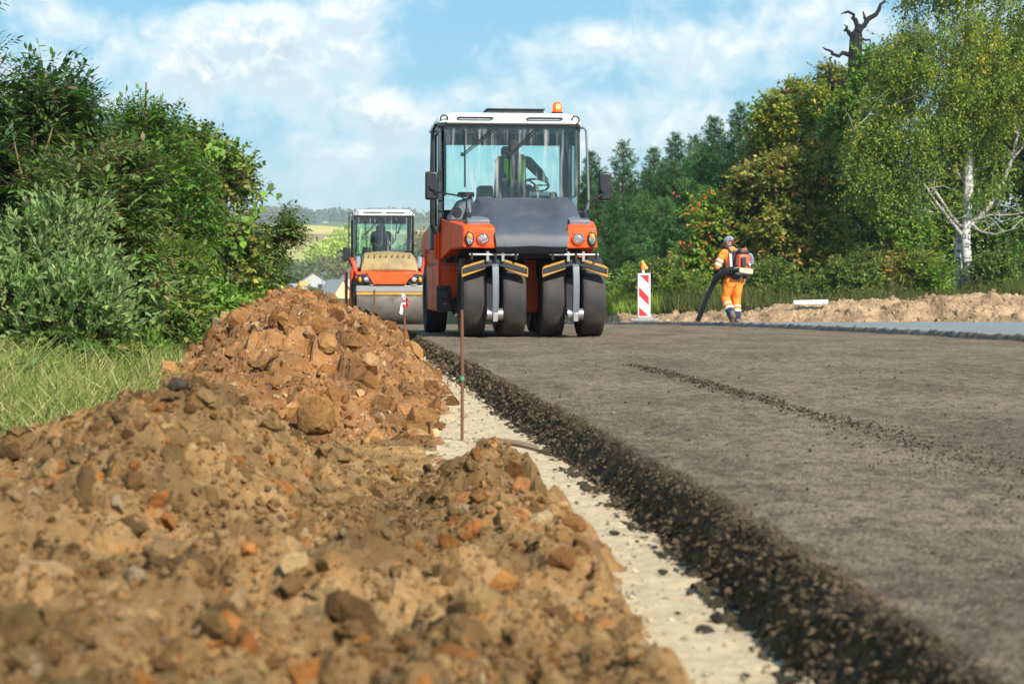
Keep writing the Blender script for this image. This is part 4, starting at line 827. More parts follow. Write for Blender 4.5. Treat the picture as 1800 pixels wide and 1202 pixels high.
def right_wood():
    def tr(px, Y, tops, r):
        b = basepoint(px, Y); out = []
        for q, k in tops: out.append(([Vector(b) + Vector((0, 0, -.3)), Vector(b).lerp(at(q[0], q[1], Y), .35) + Vector((0, 0, .4)), at(q[0], q[1], Y)], [r * k, r * k * .7, r * k * .25]))
        return b, out
    def tree(label, px, Y, tops, ells, n, seed, pal, L=.16, W=.10, nl=9, tw=.5, style='simple', r=.12, name='broadleaf_tree', group=None, **k):
        b, trk = tr(px, Y, tops, r); return plant(name, label, 'tree', b, ells, n, seed, pal, L, W, nl, tw, style, 0, group, .45, False, 'bark', .35, trunk=trk, lobe=k.pop('lobe', .62), trunk_name='trunk', crown_name='crown', twr=.007, **k)
    tree('bushy rowan with orange red berries behind the worker', 1255, 66, [((1250, 400), 1), ((1290, 370), .7)], [E3(1270, 430, 66, 62, 95, 1.6), E3(1300, 360, 66, 45, 55, 1.2), E3(1235, 470, 65.5, 45, 65, 1.2), E3(1320, 470, 66, 50, 70, 1.3)], 3000, 61, 'rowan', r=.07)
    rng = np.random.default_rng(5); root = [o for o in COL.objects if o.get('label', '').startswith('bushy rowan')][0]; mb = MB(); b0 = Vector(root.location)
    for _ in range(46):
        c = at(rng.normal(1240, 26), rng.normal(428, 45), 64.6 + rng.normal(0, .3)) - b0
        for _ in range(4): mb.lathe([(.0, -.03), (.024, -.012), (.024, .014), (.0, .03)], c + Vector(rng.normal(0, .06, 3)), 'z', 5, False)
    mb.build('berries', paint('orange berries', (.75, .11, .02), .4), root)['kind'] = 'stuff'
    tree('dense russet maple leaning over the bank behind the worker', 1400, 64.5, [((1380, 330), 1), ((1430, 330), .8), ((1345, 380), .6)], [E3(1400, 400, 64.5, 85, 85, 1.8), E3(1360, 320, 65, 60, 55, 1.4), E3(1440, 320, 65, 55, 75, 1.4), E3(1450, 460, 64.3, 70, 60, 1.4), E3(1370, 470, 64, 60, 55, 1.2)], 4600, 62, 'russet')
    tree('yellow green oak rising above the russet maple', 1410, 72, [((1420, 200), 1), ((1390, 240), .7), ((1450, 220), .7)], [E3(1420, 240, 72, 55, 60, 1.6), E3(1385, 205, 72, 45, 38, 1.2), E3(1450, 195, 72.5, 40, 45, 1.2), E3(1440, 290, 72, 60, 50, 1.6)], 3000, 63, 'yellowing')
    tree('dark brown topped oak crown in front of the tallest pine', 1375, 75, [((1385, 200), 1), ((1360, 230), .6)], [E3(1370, 215, 75, 32, 40, 1.2), E3(1410, 175, 75, 45, 26, 1.2), E3(1355, 260, 75, 35, 45, 1.3), E3(1460, 150, 75, 30, 24, 1.0)], 1700, 64, 'russet')
    tree('dark green tree filling the gap between the maple and the birch', 1520, 70, [((1520, 250), 1), ((1560, 200), .7)], [E3(1520, 340, 70, 90, 120, 2.0), E3(1545, 220, 70.5, 70, 90, 1.6), E3(1505, 175, 67.5, 42, 60, .9), E3(1490, 230, 67.5, 40, 70, .9), E3(1530, 130, 67.5, 30, 50, .8), E3(1560, 440, 69.5, 90, 70, 1.6)], 4300, 65, 'broad')
    tree('broad dark tree standing directly behind the birch', 1690, 72, [((1680, 150), 1), ((1740, 200), .7), ((1640, 250), .6)], [E3(1690, 250, 72, 120, 140, 2.4), E3(1650, 400, 71, 120, 90, 2.0), E3(1780, 330, 72, 110, 130, 2.2), E3(1760, 120, 73, 90, 100, 1.8)], 6500, 66, 'broad', tw=.7)
    tree('shady tree at the edge of the picture past the birch', 1850, 70, [((1840, 150), 1)], [E3(1850, 300, 70, 90, 200, 2.2), E3(1830, 440, 69, 90, 70, 1.6)], 3400, 67, 'broad', tw=.7)
    # undergrowth along the top of the bank
    U = 'bushes along the foot of the wood'
    for i, (px, Y, rx, cy, ry, n, pal, lab) in enumerate([(1085, 66, 42, 505, 40, 900, 'weed', 'yellow green bush just past the rear edge of the front roller'), (1150, 63, 50, 500, 45, 1100, 'under', 'green bush behind the striped beacon'), (1215, 62, 42, 510, 34, 900, 'rowan', 'leafy bush between the striped beacon and the worker'), (1345, 61.5, 52, 500, 42, 1100, 'under', 'dull green bush just past the worker'), (1425, 61, 46, 505, 36, 1000, 'under', 'dark bush above the white board on the bank'), (1505, 60.5, 48, 490, 42, 1000, 'under', 'shady bush between the white board and the birch'), (1585, 61, 50, 488, 45, 1100, 'russet', 'brownish bush left of the bright sapling by the birch'), (1645, 60.5, 36, 480, 46, 800, 'bright', 'bright green feathery sapling beside the birch trunk'), (1745, 61, 42, 485, 40, 900, 'under', 'dim bush just past the birch trunk'), (1800, 63, 44, 460, 62, 1000, 'ash', 'fresh green bush at the edge past the birch')]):
        plant('shrub', lab, 'shrub', basepoint(px, Y), [E3(px, cy, Y, rx, ry, .9), E3(px + rx * .35, cy + ry * .55, Y - .3, rx * .7, ry * .45, .7)], n, 80 + i, pal, .12, .06, 9, .42, 'simple' if pal != 'bright' else 'pinnate', 8, U, .5, False, twr=.006, lobe=.4)
    # dead tree above the maple
    Yd = 69; b = basepoint(1502, Yd); root = thing('dead_tree', 'bare black dead tree snag sticking up out of the birch leaves', 'tree', b); mb = MB(); o = Vector(b); A = lambda *q: [at(x, y, Yd) - o for x, y in q]
    mb.tube([Vector((0, 0, -.3))] + A((1500, 300), (1503, 110), (1505, 62), (1509, 50)), [.30, .25, .24, .21, .10], 10); mb.build('trunk', M['bark_dark'], root)
    mb = MB()
    for pts, rr in [([(1508, 60), (1518, 42), (1530, 34), (1541, 14), (1552, 2), (1558, -4)], [.13, .10, .09, .06, .04, .02]), ([(1502, 72), (1506, 48), (1502, 30), (1494, 22), (1483, 22), (1478, 26)], [.13, .09, .07, .05, .035, .015]), ([(1500, 80), (1493, 60), (1487, 48), (1484, 44)], [.10, .08, .06, .02]), ([(1500, 98), (1480, 95), (1466, 96), (1458, 88), (1446, 83)], [.09, .07, .055, .04, .015]), ([(1519, 44), (1522, 32), (1517, 20)], [.06, .05, .02]), ([(1514, 76), (1522, 70), (1530, 76)], [.06, .04, .02]), ([(1468, 160), (1462, 140), (1455, 112)], [.07, .05, .03]), ([(1500, 170), (1480, 150), (1462, 138), (1448, 135)], [.08, .05, .04, .02])]:
        q_ = A(*pts); rg_ = np.random.default_rng(len(pts) + int(pts[0][0])); qq = []; r2 = []
        for i_ in range(len(q_) - 1):
            for u_ in (0, .5): qq.append(q_[i_].lerp(q_[i_ + 1], u_) + Vector(rg_.normal(0, .05, 3))); r2.append((rr[i_] + (rr[i_ + 1] - rr[i_]) * u_) * rg_.uniform(.85, 1.2))
        mb.tube(qq + [q_[-1]], r2 + [rr[-1]], 7)
    mb.build('branches', M['bark_dark'], root)
right_wood()
def birch():
    Y = 61.5; b = basepoint(1706, Y); b = (b[0], Y, at(1706, 522, Y).z); o = Vector(b); root = thing('birch_tree', 'large weeping birch with white trunks above the sandy bank', 'birch tree', b); A = lambda *q, dy=0.0: [at(x, y, Y + dy) - o for x, y in q]
    mb = MB(); mb.tube([Vector((.06, 0, -.4))] + A((1703, 500), (1700, 460), (1697, 425), (1700, 385), (1702, 330), (1702, 270), (1702, 190), (1703, 100), (1704, 20), (1706, -70)), [.175, .16, .15, .145, .135, .15, .13, .11, .09, .07, .04], 12, caps=False)
    mb.tube(A((1690, 540), (1687, 500), (1684, 450), (1686, 405), dy=.5), [.13, .125, .115, .105], 10, caps=False); mb.build('trunk', M['birch'], root, smooth=180)
    mb = MB(); rng = np.random.default_rng(2); tips = []
    limbs = [([(1700, 400), (1716, 385), (1735, 368), (1757, 335), (1775, 290), (1789, 235), (1800, 190), (1812, 120)], .13, .2), ([(1692, 415), (1668, 385), (1645, 355), (1625, 325), (1608, 310)], .085, -.3), ([(1690, 400), (1672, 380), (1640, 330), (1610, 300), (1585, 262), (1560, 235)], .085, .4),
             ([(1702, 330), (1680, 300), (1655, 285), (1640, 250)], .07, .3), ([(1702, 260), (1680, 225), (1650, 180), (1630, 130), (1600, 95)], .08, -.3), ([(1702, 240), (1670, 190), (1640, 160), (1605, 120), (1570, 90)], .06, .6), ([(1702, 200), (1720, 150), (1740, 100), (1755, 40)], .07, .2), ([(1703, 120), (1690, 70), (1672, 20), (1650, -30)], .06, -.2),
             ([(1712, 388), (1740, 378), (1775, 378), (1815, 372)], .045, -.3), ([(1706, 392), (1725, 408), (1750, 412), (1790, 400), (1815, 380)], .045, -.5), ([(1790, 240), (1770, 190), (1762, 150)], .05, .1), ([(1703, 320), (1712, 280), (1718, 220), (1716, 160)], .06, .3), ([(1660, 375), (1630, 372), (1608, 368)], .035, -.4), ([(1780, 280), (1805, 250), (1830, 230)], .05, -.2), ([(1650, 180), (1620, 165), (1590, 175), (1560, 190)], .05, -.5), ([(1670, 230), (1630, 215), (1585, 215), (1530, 200), (1500, 230)], .05, -.4)]
    for pts, r, dy in limbs:
        q = []
        for i, (x, y) in enumerate(pts): q.append(at(x, y, Y + dy * i * .6) - o)
        mb.tube(q, [r * .78 * (1 - .75 * i / (len(q) - 1)) for i in range(len(q))], 8, caps=False)
        for i in range(1, len(q)):
            for _ in range(2):
                c = q[i] * (1 - (u := rng.random())) + q[i - 1] * u; e = c + Vector((rng.normal(0, .55), rng.normal(0, .6), rng.uniform(-.1, .8))); mb.tube([c, c.lerp(e, .5) + Vector((0, 0, .12)), e], [.015, .010, .005], 5, caps=False)
    mb.build('branches', paint('grey birch branch bark', (.40, .375, .34), .8, dirt=.6, dirtcol=(.16, .13, .10), scale=5), root, smooth=180)
    # hanging leafy sprays
    ells = [E3(1700, 90, Y, 150, 120, 2.6), E3(1620, 130, Y, 110, 110, 1.9), E3(1570, 200, Y, 70, 100, 1.3), E3(1540, 270, Y - .2, 62, 90, 1.2), E3(1760, 170, Y, 100, 130, 2.0), E3(1650, 240, Y, 110, 90, 2.0), E3(1530, 330, Y - .3, 50, 60, .9), E3(1820, 80, Y, 80, 130, 2.0), E3(1590, 330, Y - .6, 30, 70, .6), E3(1690, -40, Y, 140, 70, 2.2), E3(1720, 320, Y + .4, 80, 50, 1.2)]
    n = 7600; P, out = in_ells(rng, lobes(rng, ells, .7), n, .6); P = P - np.array(b); cl = fbm(P[:, 0] * .95, P[:, 2] * .8 + P[:, 1] * .5, 71, 3); keep = cl > -.20 + .18 * rng.random(n); P, out = P[keep], out[keep]; n = len(P); nl = 17
    d = unit(out * np.array([.45, .45, .2]) + np.array([0, 0, -.8]) + .30 * rng.standard_normal((n, 3))); ln = rng.uniform(.3, .95, n); t = np.tile(np.linspace(0, 1, nl), (n, 1)); LP = P[:, None] + d[:, None] * (t * ln[:, None])[..., None] + .045 * rng.standard_normal((n, nl, 3))
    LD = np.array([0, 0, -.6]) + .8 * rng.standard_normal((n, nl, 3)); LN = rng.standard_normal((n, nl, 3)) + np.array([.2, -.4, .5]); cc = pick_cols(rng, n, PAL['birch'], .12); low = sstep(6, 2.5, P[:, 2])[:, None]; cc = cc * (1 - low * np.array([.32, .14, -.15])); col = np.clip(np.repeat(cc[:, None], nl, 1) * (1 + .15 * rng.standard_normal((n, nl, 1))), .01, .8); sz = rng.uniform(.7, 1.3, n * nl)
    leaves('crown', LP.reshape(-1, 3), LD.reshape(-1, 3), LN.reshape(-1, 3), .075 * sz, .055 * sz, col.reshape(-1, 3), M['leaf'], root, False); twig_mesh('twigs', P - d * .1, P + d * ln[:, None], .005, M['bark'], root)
birch()
# ------------------------------------------------------------------ the far side of the valley
def far_tree_arrays(rng, c, r, h, n, pal, q):
    d = unit(rng.standard_normal((n, 3))); P = c + d * np.array([r, r, h * .5]) * (rng.random(n) ** .35)[:, None] * (1 + .25 * fbm(d[:, 0] * 3 + c[0], d[:, 2] * 3 + c[1], 7, 2))[:, None] + np.array([0, 0, h * .55])
    cc = pick_cols(rng, 1, PAL[pal], .15); col = np.clip(np.repeat(cc, n, 0) * (1 + .22 * rng.standard_normal((n, 1))), .01, .6); return P, unit(d + .7 * rng.standard_normal((n, 3))), unit(d + .6 * rng.standard_normal((n, 3))), np.full(n, q), col
def far_land():
    rng = np.random.default_rng(9)
    def wood(label, spots, name='woods'):
        acc = [far_tree_arrays(rng, np.array([x, y, float(ground(np.array([x]), np.array([y]))[0])]), r, h, n, pal, q) for x, y, r, h, n, pal, q in spots]; P, D, N, S, C = [np.concatenate(a) for a in zip(*acc)]
        tag(leaves(name, P, D, N, S, S * .8, C, M['leaf'], None, False), label, 'wood', kind='stuff')
    wood('dim bluish wood across the valley behind the village', [(x + rng.normal(0, 3), rng.uniform(530, 640), rng.uniform(4, 6.5), rng.uniform(5.5, 9), 420, 'dim', 1.5) for x in np.linspace(-110, 20, 70)])
    sp = []
    for x in np.linspace(-560, 130, 300): sp.append((x + rng.normal(0, 5), rng.uniform(2500, 3050), rng.uniform(9, 17), rng.uniform(13, 21), 100, 'dim', 7.0))
    wood('hazy belt of woods on the skyline of the far hills', sp)
    sp = [(x, y, rng.uniform(4, 7), rng.uniform(8, 12), 260, 'dim', 2.0) for x, y in zip(rng.uniform(-36, -10, 16), rng.uniform(700, 900, 16))]
    wood('dim trees on the slope past the second roller', [(x - 8 + 38 * (x > -25), y, r, h, n, p, q) for x, y, r, h, n, p, q in sp])
    G = 'pale green poplars beside the field'
    spots = [(556, 432, 640, 10, 'small pale poplar at the field end of the row'), (575, 420, 650, 13, 'second pale poplar from the field end of the row'), (597, 402, 650, 16, 'pale poplar in the middle of the row'), (618, 392, 660, 18, 'tall pale poplar beside the mirror of the second roller'), (640, 396, 670, 18, 'pale poplar seen through the cab of the second roller'), (664, 405, 680, 17, 'pale poplar seen behind the driver of the second roller')]
    for px, py, Y, h, lab in spots:
        x = at(px, 524, Y).x; zt = at(px, py, Y).z; zb = float(ground(np.array([x]), np.array([Y]))[0]); root = thing('poplar_tree', lab, 'poplar', (x, Y, zb), 0, G); P, D, N, S, C = far_tree_arrays(rng, np.zeros(3), 3.6, zt - zb, 900, 'pale', .95)
        leaves('crown', P, D, N, S, S * .8, C, M['leaf'], root, False); mb = MB(); mb.tube([(0, 0, -.5), (0, 0, (zt - zb) * .6)], [.35, .15], 7); mb.build('trunk', M['bark'], root)
    # village
    wl = paint('white plaster', (.46, .46, .44), .9, dirt=.25); yl = paint('pale yellow plaster', (.66, .56, .27), .9, dirt=.2); rf = paint('grey roof sheet', (.30, .30, .30), .8, dirt=.4); rr = paint('brown roof tiles', (.20, .13, .11), .85, dirt=.4); wn = paint('dark window glass', (.03, .035, .045), .15)
    def house(px, Y, w, d, hw, hr, wall, roof, lab, rot=0.0, nwin=3, ybase=None):
        x = at(px, 524, Y).x; zb = float(ground(np.array([x]), np.array([Y]))[0]) if ybase is None else at(px, ybase, Y).z; root = thing('house', lab, 'house', (x, Y, zb), rot, 'village houses in the valley')
        m_ = MB(); m_.box((0, 0, hw / 2 - .5), (w, d, hw + 1.0)); m_.prism([(-w / 2, hw), (w / 2, hw), (0, hw + hr * .94)], 'y', -d / 2, d / 2); m_.build('wall', wall, root, smooth=None)
        m_ = MB()
        for s in (-1, 1): a = (s * (w / 2 + .4), hw - .25); m_.prism([a, (0, hw + hr), (0, hw + hr + .22), (a[0], a[1] + .22)], 'y', -d / 2 - .4, d / 2 + .4)
        m_.build('roof', roof, root, smooth=None)
        for i in range(nwin):
            m_ = MB(); m_.box((-w / 2 + w * (i + .5) / nwin, -d / 2 - .02, hw * .52), (w / nwin * .38, .1, 1.3)); m_.build('window', wn, root, smooth=None)
        return root
    house(590, 480, 5.2, 8, 3.0, 4.0, yl, rf, 'pale yellow house with a steep grey roof beside the second roller', .55, 2, 545)
    house(622, 500, 9, 8, 3.6, 5.2, wl, rf, 'tall pale gable house partly hidden by the second roller', .3, 2, 535)
    house(519, 490, 5, 6, 2.6, 1.2, wl, rf, 'low white house with a pale roof beside the yellow chimney', -.3, 2, 528)
    house(538, 495, 4.2, 6, 2.5, 1.3, wl, rr, 'white house just past the yellow chimney', .2, 2, 530)
    house(552, 505, 6.0, 6, 3.2, 2.0, wl, rr, 'brown roofed house behind the green conifers of the village', .1, 2, 516)
    house(490, 470, 3, 5, 2.0, 1.0, wl, rf, 'small white shed behind the pale village bushes', .1, 1, 528)
    for px, py, Y, w, h, lab in ((492, 399, 2350, 24, 5, 'long white farm building at the top of the field'), (556, 402, 2350, 16, 5, 'white farm sheds among the far trees'), (574, 400, 2400, 10, 7, 'small white barn on the far hill')):
        r = house(px, Y, w, 12, h, 2.5, wl, rf, lab, 0, 4, py + 3)
    x = at(531, 524, 375).x; root = thing('chimney', 'pale chimney stack with a yellow top in the village', 'chimney', (x, 375, at(531, 532, 375).z)); m_ = MB(); m_.box((0, 0, 1.6), (1.0, 1.0, 3.6), taper=(.9, .9)); m_.build('shaft', wl, root); m_ = MB(); m_.box((.35, 0, 3.5), (1.6, 1.1, .9)); m_.build('cap', paint('yellow chimney cap', (.62, .42, .12), .8), root)
    for px, py, Y, h, r, pal, lab in ((549, 505, 360, 2.6, .9, 'broad', 'dark green conifer beside the grey roofed house'), (558, 508, 362, 2.2, .9, 'broad', 'shorter dark conifer beside its twin in the village'), (493, 502, 350, 3.4, 2.0, 'pale', 'pale green bush in front of the white village shed'), (508, 506, 352, 3.0, 1.8, 'pale', 'pale green bush next to the white village house'), (603, 540, 200, 1.6, 2.2, 'weed', 'green bush below the yellow house')):
        x = at(px, 524, Y).x; zb = at(px, py, Y).z - h; root = thing('village_bush', lab, 'bush', (x, Y, zb)); P, D, N, S, C = far_tree_arrays(rng, np.zeros(3), r, h, 500, pal, .4); leaves('foliage', P, D, N, S, S * .8, C, M['leaf'], root, False); mb = MB(); mb.tube([(0, 0, -3), (0, 0, h * .6)], [.12, .06], 6); mb.build('trunk', M['bark'], root)
    m_ = MB(); p = at(567, 520, 400); m_.tube([(p.x, 400, -3), (p.x, 400, p.z + 4.6)], [.12, .08], 8); m_.box((p.x, 400, p.z + 4.4), (1.0, .2, .2)); tag(m_.build('utility_pole', M['grey']), 'thin pole standing among the village roofs', 'pole')
far_land()
# ------------------------------------------------------------------ the air of the valley
def haze():
    m = bpy.data.materials.new('valley haze'); m.use_nodes = True; t = NT(m.node_tree); v = t.n('VolumePrincipled'); v.inputs['Color'].default_value = (.80, .88, .97, 1); v.inputs['Density'].default_value = .00021; v.inputs['Anisotropy'].default_value = .2
    out = t.n('OutputMaterial'); t.l(v.outputs[0], out.inputs[1]); mb = MB(); mb.span((-3700, -200, -60), (3700, 7200, 200)); tag(mb.build('haze', m, smooth=None), 'thin pale haze filling the valley', 'haze', kind='stuff')
haze()
# ================================================================== machines
def tyre_bm(R0, w, n=56):
    h = w / 2; m = MB(); m.lathe([(R0 * .60, -h * .80), (R0 * .66, -h * .98), (R0 * .80, -h * 1.03), (R0 * .93, -h * 1.0), (R0 * .975, -h * .95), (R0 * .995, -h * .86), (R0, -h * .5), (R0 * 1.002, 0), (R0, h * .5), (R0 * .995, h * .86), (R0 * .975, h * .95), (R0 * .93, h * 1.0), (R0 * .80, h * 1.03), (R0 * .66, h * .98), (R0 * .60, h * .80)], axis='x', n=n); return m
def rim_bm(R0, w):
    h = w / 2; m = MB(); m.lathe([(R0 * .08, -h * .30), (R0 * .30, -h * .42), (R0 * .45, -h * .35), (R0 * .52, -h * .55), (R0 * .59, -h * .72), (R0 * .625, -h * .90), (R0 * .60, -h * .92), (R0 * .60, h * .92), (R0 * .625, h * .9), (R0 * .59, h * .72), (R0 * .52, h * .55), (R0 * .45, h * .35), (R0 * .3, h * .42), (R0 * .08, h * .3)], axis='x', n=40)
    for k in range(8):
        a = k * math.pi / 4
        for s in (-1, 1): m.lathe([(.016, s * h * .40), (.016, s * h * .48)], (0, R0 * .36 * math.cos(a), R0 * .36 * math.sin(a)), 'x', 6)
    return m
def lamp(root, name, c, rx, rz_, mats, ring=None):
    """a round or oval lamp facing forwards (-y): rim, lens"""
    m = MB(); m.lathe([(1.22, .030), (1.22, -.012), (1.05, -.018), (1.0, .0), (1.0, .03)], c, 'y', 36, True, (rz_, rx))
    # lathe 'y' maps (p->z, q->x)
    o = m.build(name, M['black'] if ring is None else ring, root, smooth=40)
    m = MB(); m.lathe([(1.0, .012), (.97, -.006), (.8, -.020), (.45, -.030), (.08, -.034)], c, 'y', 36, True, (rz_, rx)); m.build('lens', mats[0], o, smooth=60)
    if len(mats) > 1:
        m = MB(); m.lathe([(1.0, -.012), (.8, -.026), (.45, -.036), (.08, -.040)], (c[0], c[1], c[2] + rz_ * .36), 'y', 24, True, (rz_ * .55, rx * .80)); m.build('turn_signal', mats[1], o, smooth=60)
    return o
def mirror(root, c, w, h, arm, boot):
    m = MB(); m.box(c, (w, .075, h)); o = m.build('mirror', M['black'], root, bevel=.028, seg=4)
    m = MB(); m.tube(arm, .012, 8, round_ends=True); m.lathe([(.045, -.02), (.045, .02)], arm[0], 'y', 12); m.build('mirror_arm', M['black'], o)
    m = MB(); m.lathe([(.062, 0), (.062, .035), (.05, .04), (.055, .06), (.042, .07), (.045, .09), (.03, .1), (.026, .14), (.014, .15)], boot, 'z', 18); m.build('rubber_boot', M['dark'], o)
    m = MB(); m.box((c[0], c[1] + .040, c[2]), (w * .86, .004, h * .9)); m.build('mirror_glass', M['chrome'], o)
def wiper(root, pivot, elbow, foot, top):
    m = MB(); m.tube([pivot, elbow], .010, 6); m.tube([Vector(pivot) + Vector((.05, 0, 0)), Vector(elbow) + Vector((.02, 0, -.015))], .008, 6); m.box(elbow, (.05, .03, .05)); o = m.build('wiper', M['black'], root)
    m = MB(); m.tube([top, foot], .011, 6); m.build('wiper_blade', M['black'], o)
def cab(root, c):
    """glazed cab; c: xl, xr (outer), yf, yb, z0 (floor), zs (window foot at the side), zt (roof underside), roof thickness"""
    xl, xr, yf, yb, z0, zs, zt = c; ch = .07; p = .045
    col = [(xl + ch, yf), (xr - ch, yf), (xl, yf + .20), (xr, yf + .20), (xl, yb), (xr, yb)]
    m = MB()
    for i, (x, y) in enumerate(col):
        sx = 1 if x < (xl + xr) / 2 else -1
        if i in (0, 1): m.span((x, y + .012, zs), (x + sx * .030, y + .05, zt))
        elif i in (2, 3): m.span((x, y, z0), (x + sx * .03, y + .07, zt))
        else: m.span((x, y - .09, z0), (x + sx * .10, y, zt))
    m.span((xl + .02, yf + .012, zt - .085), (xr - .02, yf + .06, zt - .002))
    m.span((xl + .1, yb - .06, zt - .16), (xr - .1, yb, zt - .002)); m.span((xl + .1, yb - .06, z0), (xr - .1, yb, z0 + .36))
    for x, s in ((xl, 1), (xr, -1)):
        m.span((x, yf + .27, zt - .09), (x + s * .05, yb - .09, zt - .002)); m.span((x, yf + .27, z0), (x + s * .05, yb - .09, z0 + .10)); m.span((x + s * .004, (yf + yb) / 2 + .12, z0 + .1), (x + s * .045, (yf + yb) / 2 + .18, zt - .09))
        m.span((x + s * .01, yf + .27, z0 + .50), (x + s * .035, yb - .09, z0 + .525))
    m.build('cab_frame', M['black'], root, bevel=.006)
    m = MB(); m.span((xl + .1, yf + .1, z0), (xr - .1, yb - .06, z0 + .05)); m.build('cab_floor', M['dark'], root)
    m = MB(); m.span((xl + ch + .001, yf, zs - .12), (xr - ch - .001, yf + .010, zt - .004)); m.build('windshield', M['glass'], root, smooth=None)
    for s, xa, xb in ((1, xl + ch, xl), (-1, xr - ch, xr)):
        m = MB(); m.hexa([(xa, yf + .002, zs - .30), (xa - s * .0, yf + .012, zs - .30), (xb + s * .012, yf + .20, zs - .30), (xb + s * .002, yf + .20, zs - .30)], [(xa, yf + .002, zt - .01), (xa, yf + .012, zt - .01), (xb + s * .012, yf + .20, zt - .01), (xb + s * .002, yf + .20, zt - .01)]); m.build('corner_window', M['glass'], root, smooth=None)
        m = MB(); m.span((xb + s * .02, yf + .27, z0 + .10), (xb + s * .028, yb - .09, zt - .09)); m.build('side_window', M['glass_clear'], root, smooth=None)
    m = MB(); m.span((xl + .1, yb - .036, z0 + .36), (xr - .1, yb - .028, zt - .16)); m.build('rear_window', M['glass_clear'], root, smooth=None)
def cab_inside(root, x, y, z, wheel):
    m = MB(); m.box((x, y, z + .30), (.52, .50, .14)); m.box((x, y, z + .13), (.34, .34, .22)); m.build('seat', M['seat'], root, bevel=.04, seg=3)
    m = MB(); m.box((x, y + .26, z + .70), (.50, .14, .72), (-.12, 0, 0), (.8, 1)); m.box((x, y + .31, z + 1.12), (.26, .10, .16)); m.build('backrest', M['seat'], root, bevel=.05, seg=3)
    m = MB()
    for s in (-1, 1): m.box((x + s * .34, y + .02, z + .50), (.10, .42, .09))
    m.build('armrest', M['dark'], root, bevel=.03)
    m = MB(); m.tube([(wheel[0], wheel[1] - .18, z + .05), (wheel[0], wheel[1] - .05, wheel[2] - .1), wheel], [.05, .045, .03], 10); m.box((wheel[0] - .02, wheel[1] - .22, wheel[2] - .30), (.36, .16, .32), (.35, 0, 0)); m.build('steering_column', M['dark'], root, bevel=.01)
    m = MB(); w = Vector(wheel); n = 22; e = Euler((.55, 0, 0)).to_matrix(); m.tube([w + e @ Vector((.18 * math.cos(2 * math.pi * k / n), .18 * math.sin(2 * math.pi * k / n), 0)) for k in range(n + 1)], .015, 7); 
    for k in range(3): m.tube([w, w + e @ Vector((.18 * math.cos(2.094 * k), .18 * math.sin(2.094 * k), 0))], .012, 6)
    m.build('steering_wheel', M['black'], root)
    m = MB(); m.box((x - .42, wheel[1] + .1, z + .30), (.26, .5, .60), (0, 0, 0), (.8, .6)); m.box((x + .50, wheel[1] + .2, z + .26), (.22, .6, .52), (0, 0, 0), (.7, .7)); m.build('control_console', M['dark'], root, bevel=.03)
    m = MB(); m.box((wheel[0] + .02, wheel[1] - .30, wheel[2] - .20), (.27, .012, .20), (-.35, 0, 0)); m.box((wheel[0] - .30, wheel[1] - .30, wheel[2] - .26), (.22, .012, .14), (-.35, 0, -.1)); m.build('paper_sheet', M['white'], root)
def roof(root, xl, xr, yf, yb, z0, z1, slope=.045):
    m = MB()
    def ring(z, g): 
        c = .14; return [(xl + g + c, yf + g, z), (xr - g - c, yf + g, z), (xr - g, yf + g + c, z), (xr - g, yb - g - c, z), (xr - g - c, yb - g, z), (xl + g + c, yb - g, z), (xl + g, yb - g - c, z), (xl + g, yf + g + c, z)]
    m.loft([ring(z0, .03), ring(z0 + .02, 0), ring(z1 - .05, slope), ring(z1, slope + .09)]); o = m.build('roof', M['roofwhite'], root, bevel=.012)
    for cx in (xl + .52, xr - .52):
        m = MB(); m.tube([(cx - .24, yf + .02, z1 - .085), (cx - .22, yf - .02, z1 - .08), (cx + .22, yf - .02, z1 - .08), (cx + .24, yf + .02, z1 - .085)], .015, 8); m.build('grab_handle', M['black'], o)
    for x in (xl + .40, xl + 1.30 * (xr - xl) / 1.98): pass
    m = MB(); m.span((xl + .03, yf + .05, z0 - .03), (xr - .03, yf + .30, z0 - .001)); m.build('sun_visor', M['black'], o)
    for s, x in ((1, xl + .10), (-1, xr - .10)):
        m = MB(); n = 12; m.tube([(x + .05 * math.cos(a), yf + .03, z1 - .10 + .055 * math.sin(a)) for a in np.linspace(-1.2, 3.6, n)], .012, 6); m.build('work_light_bracket', M['black'], o)
    return o

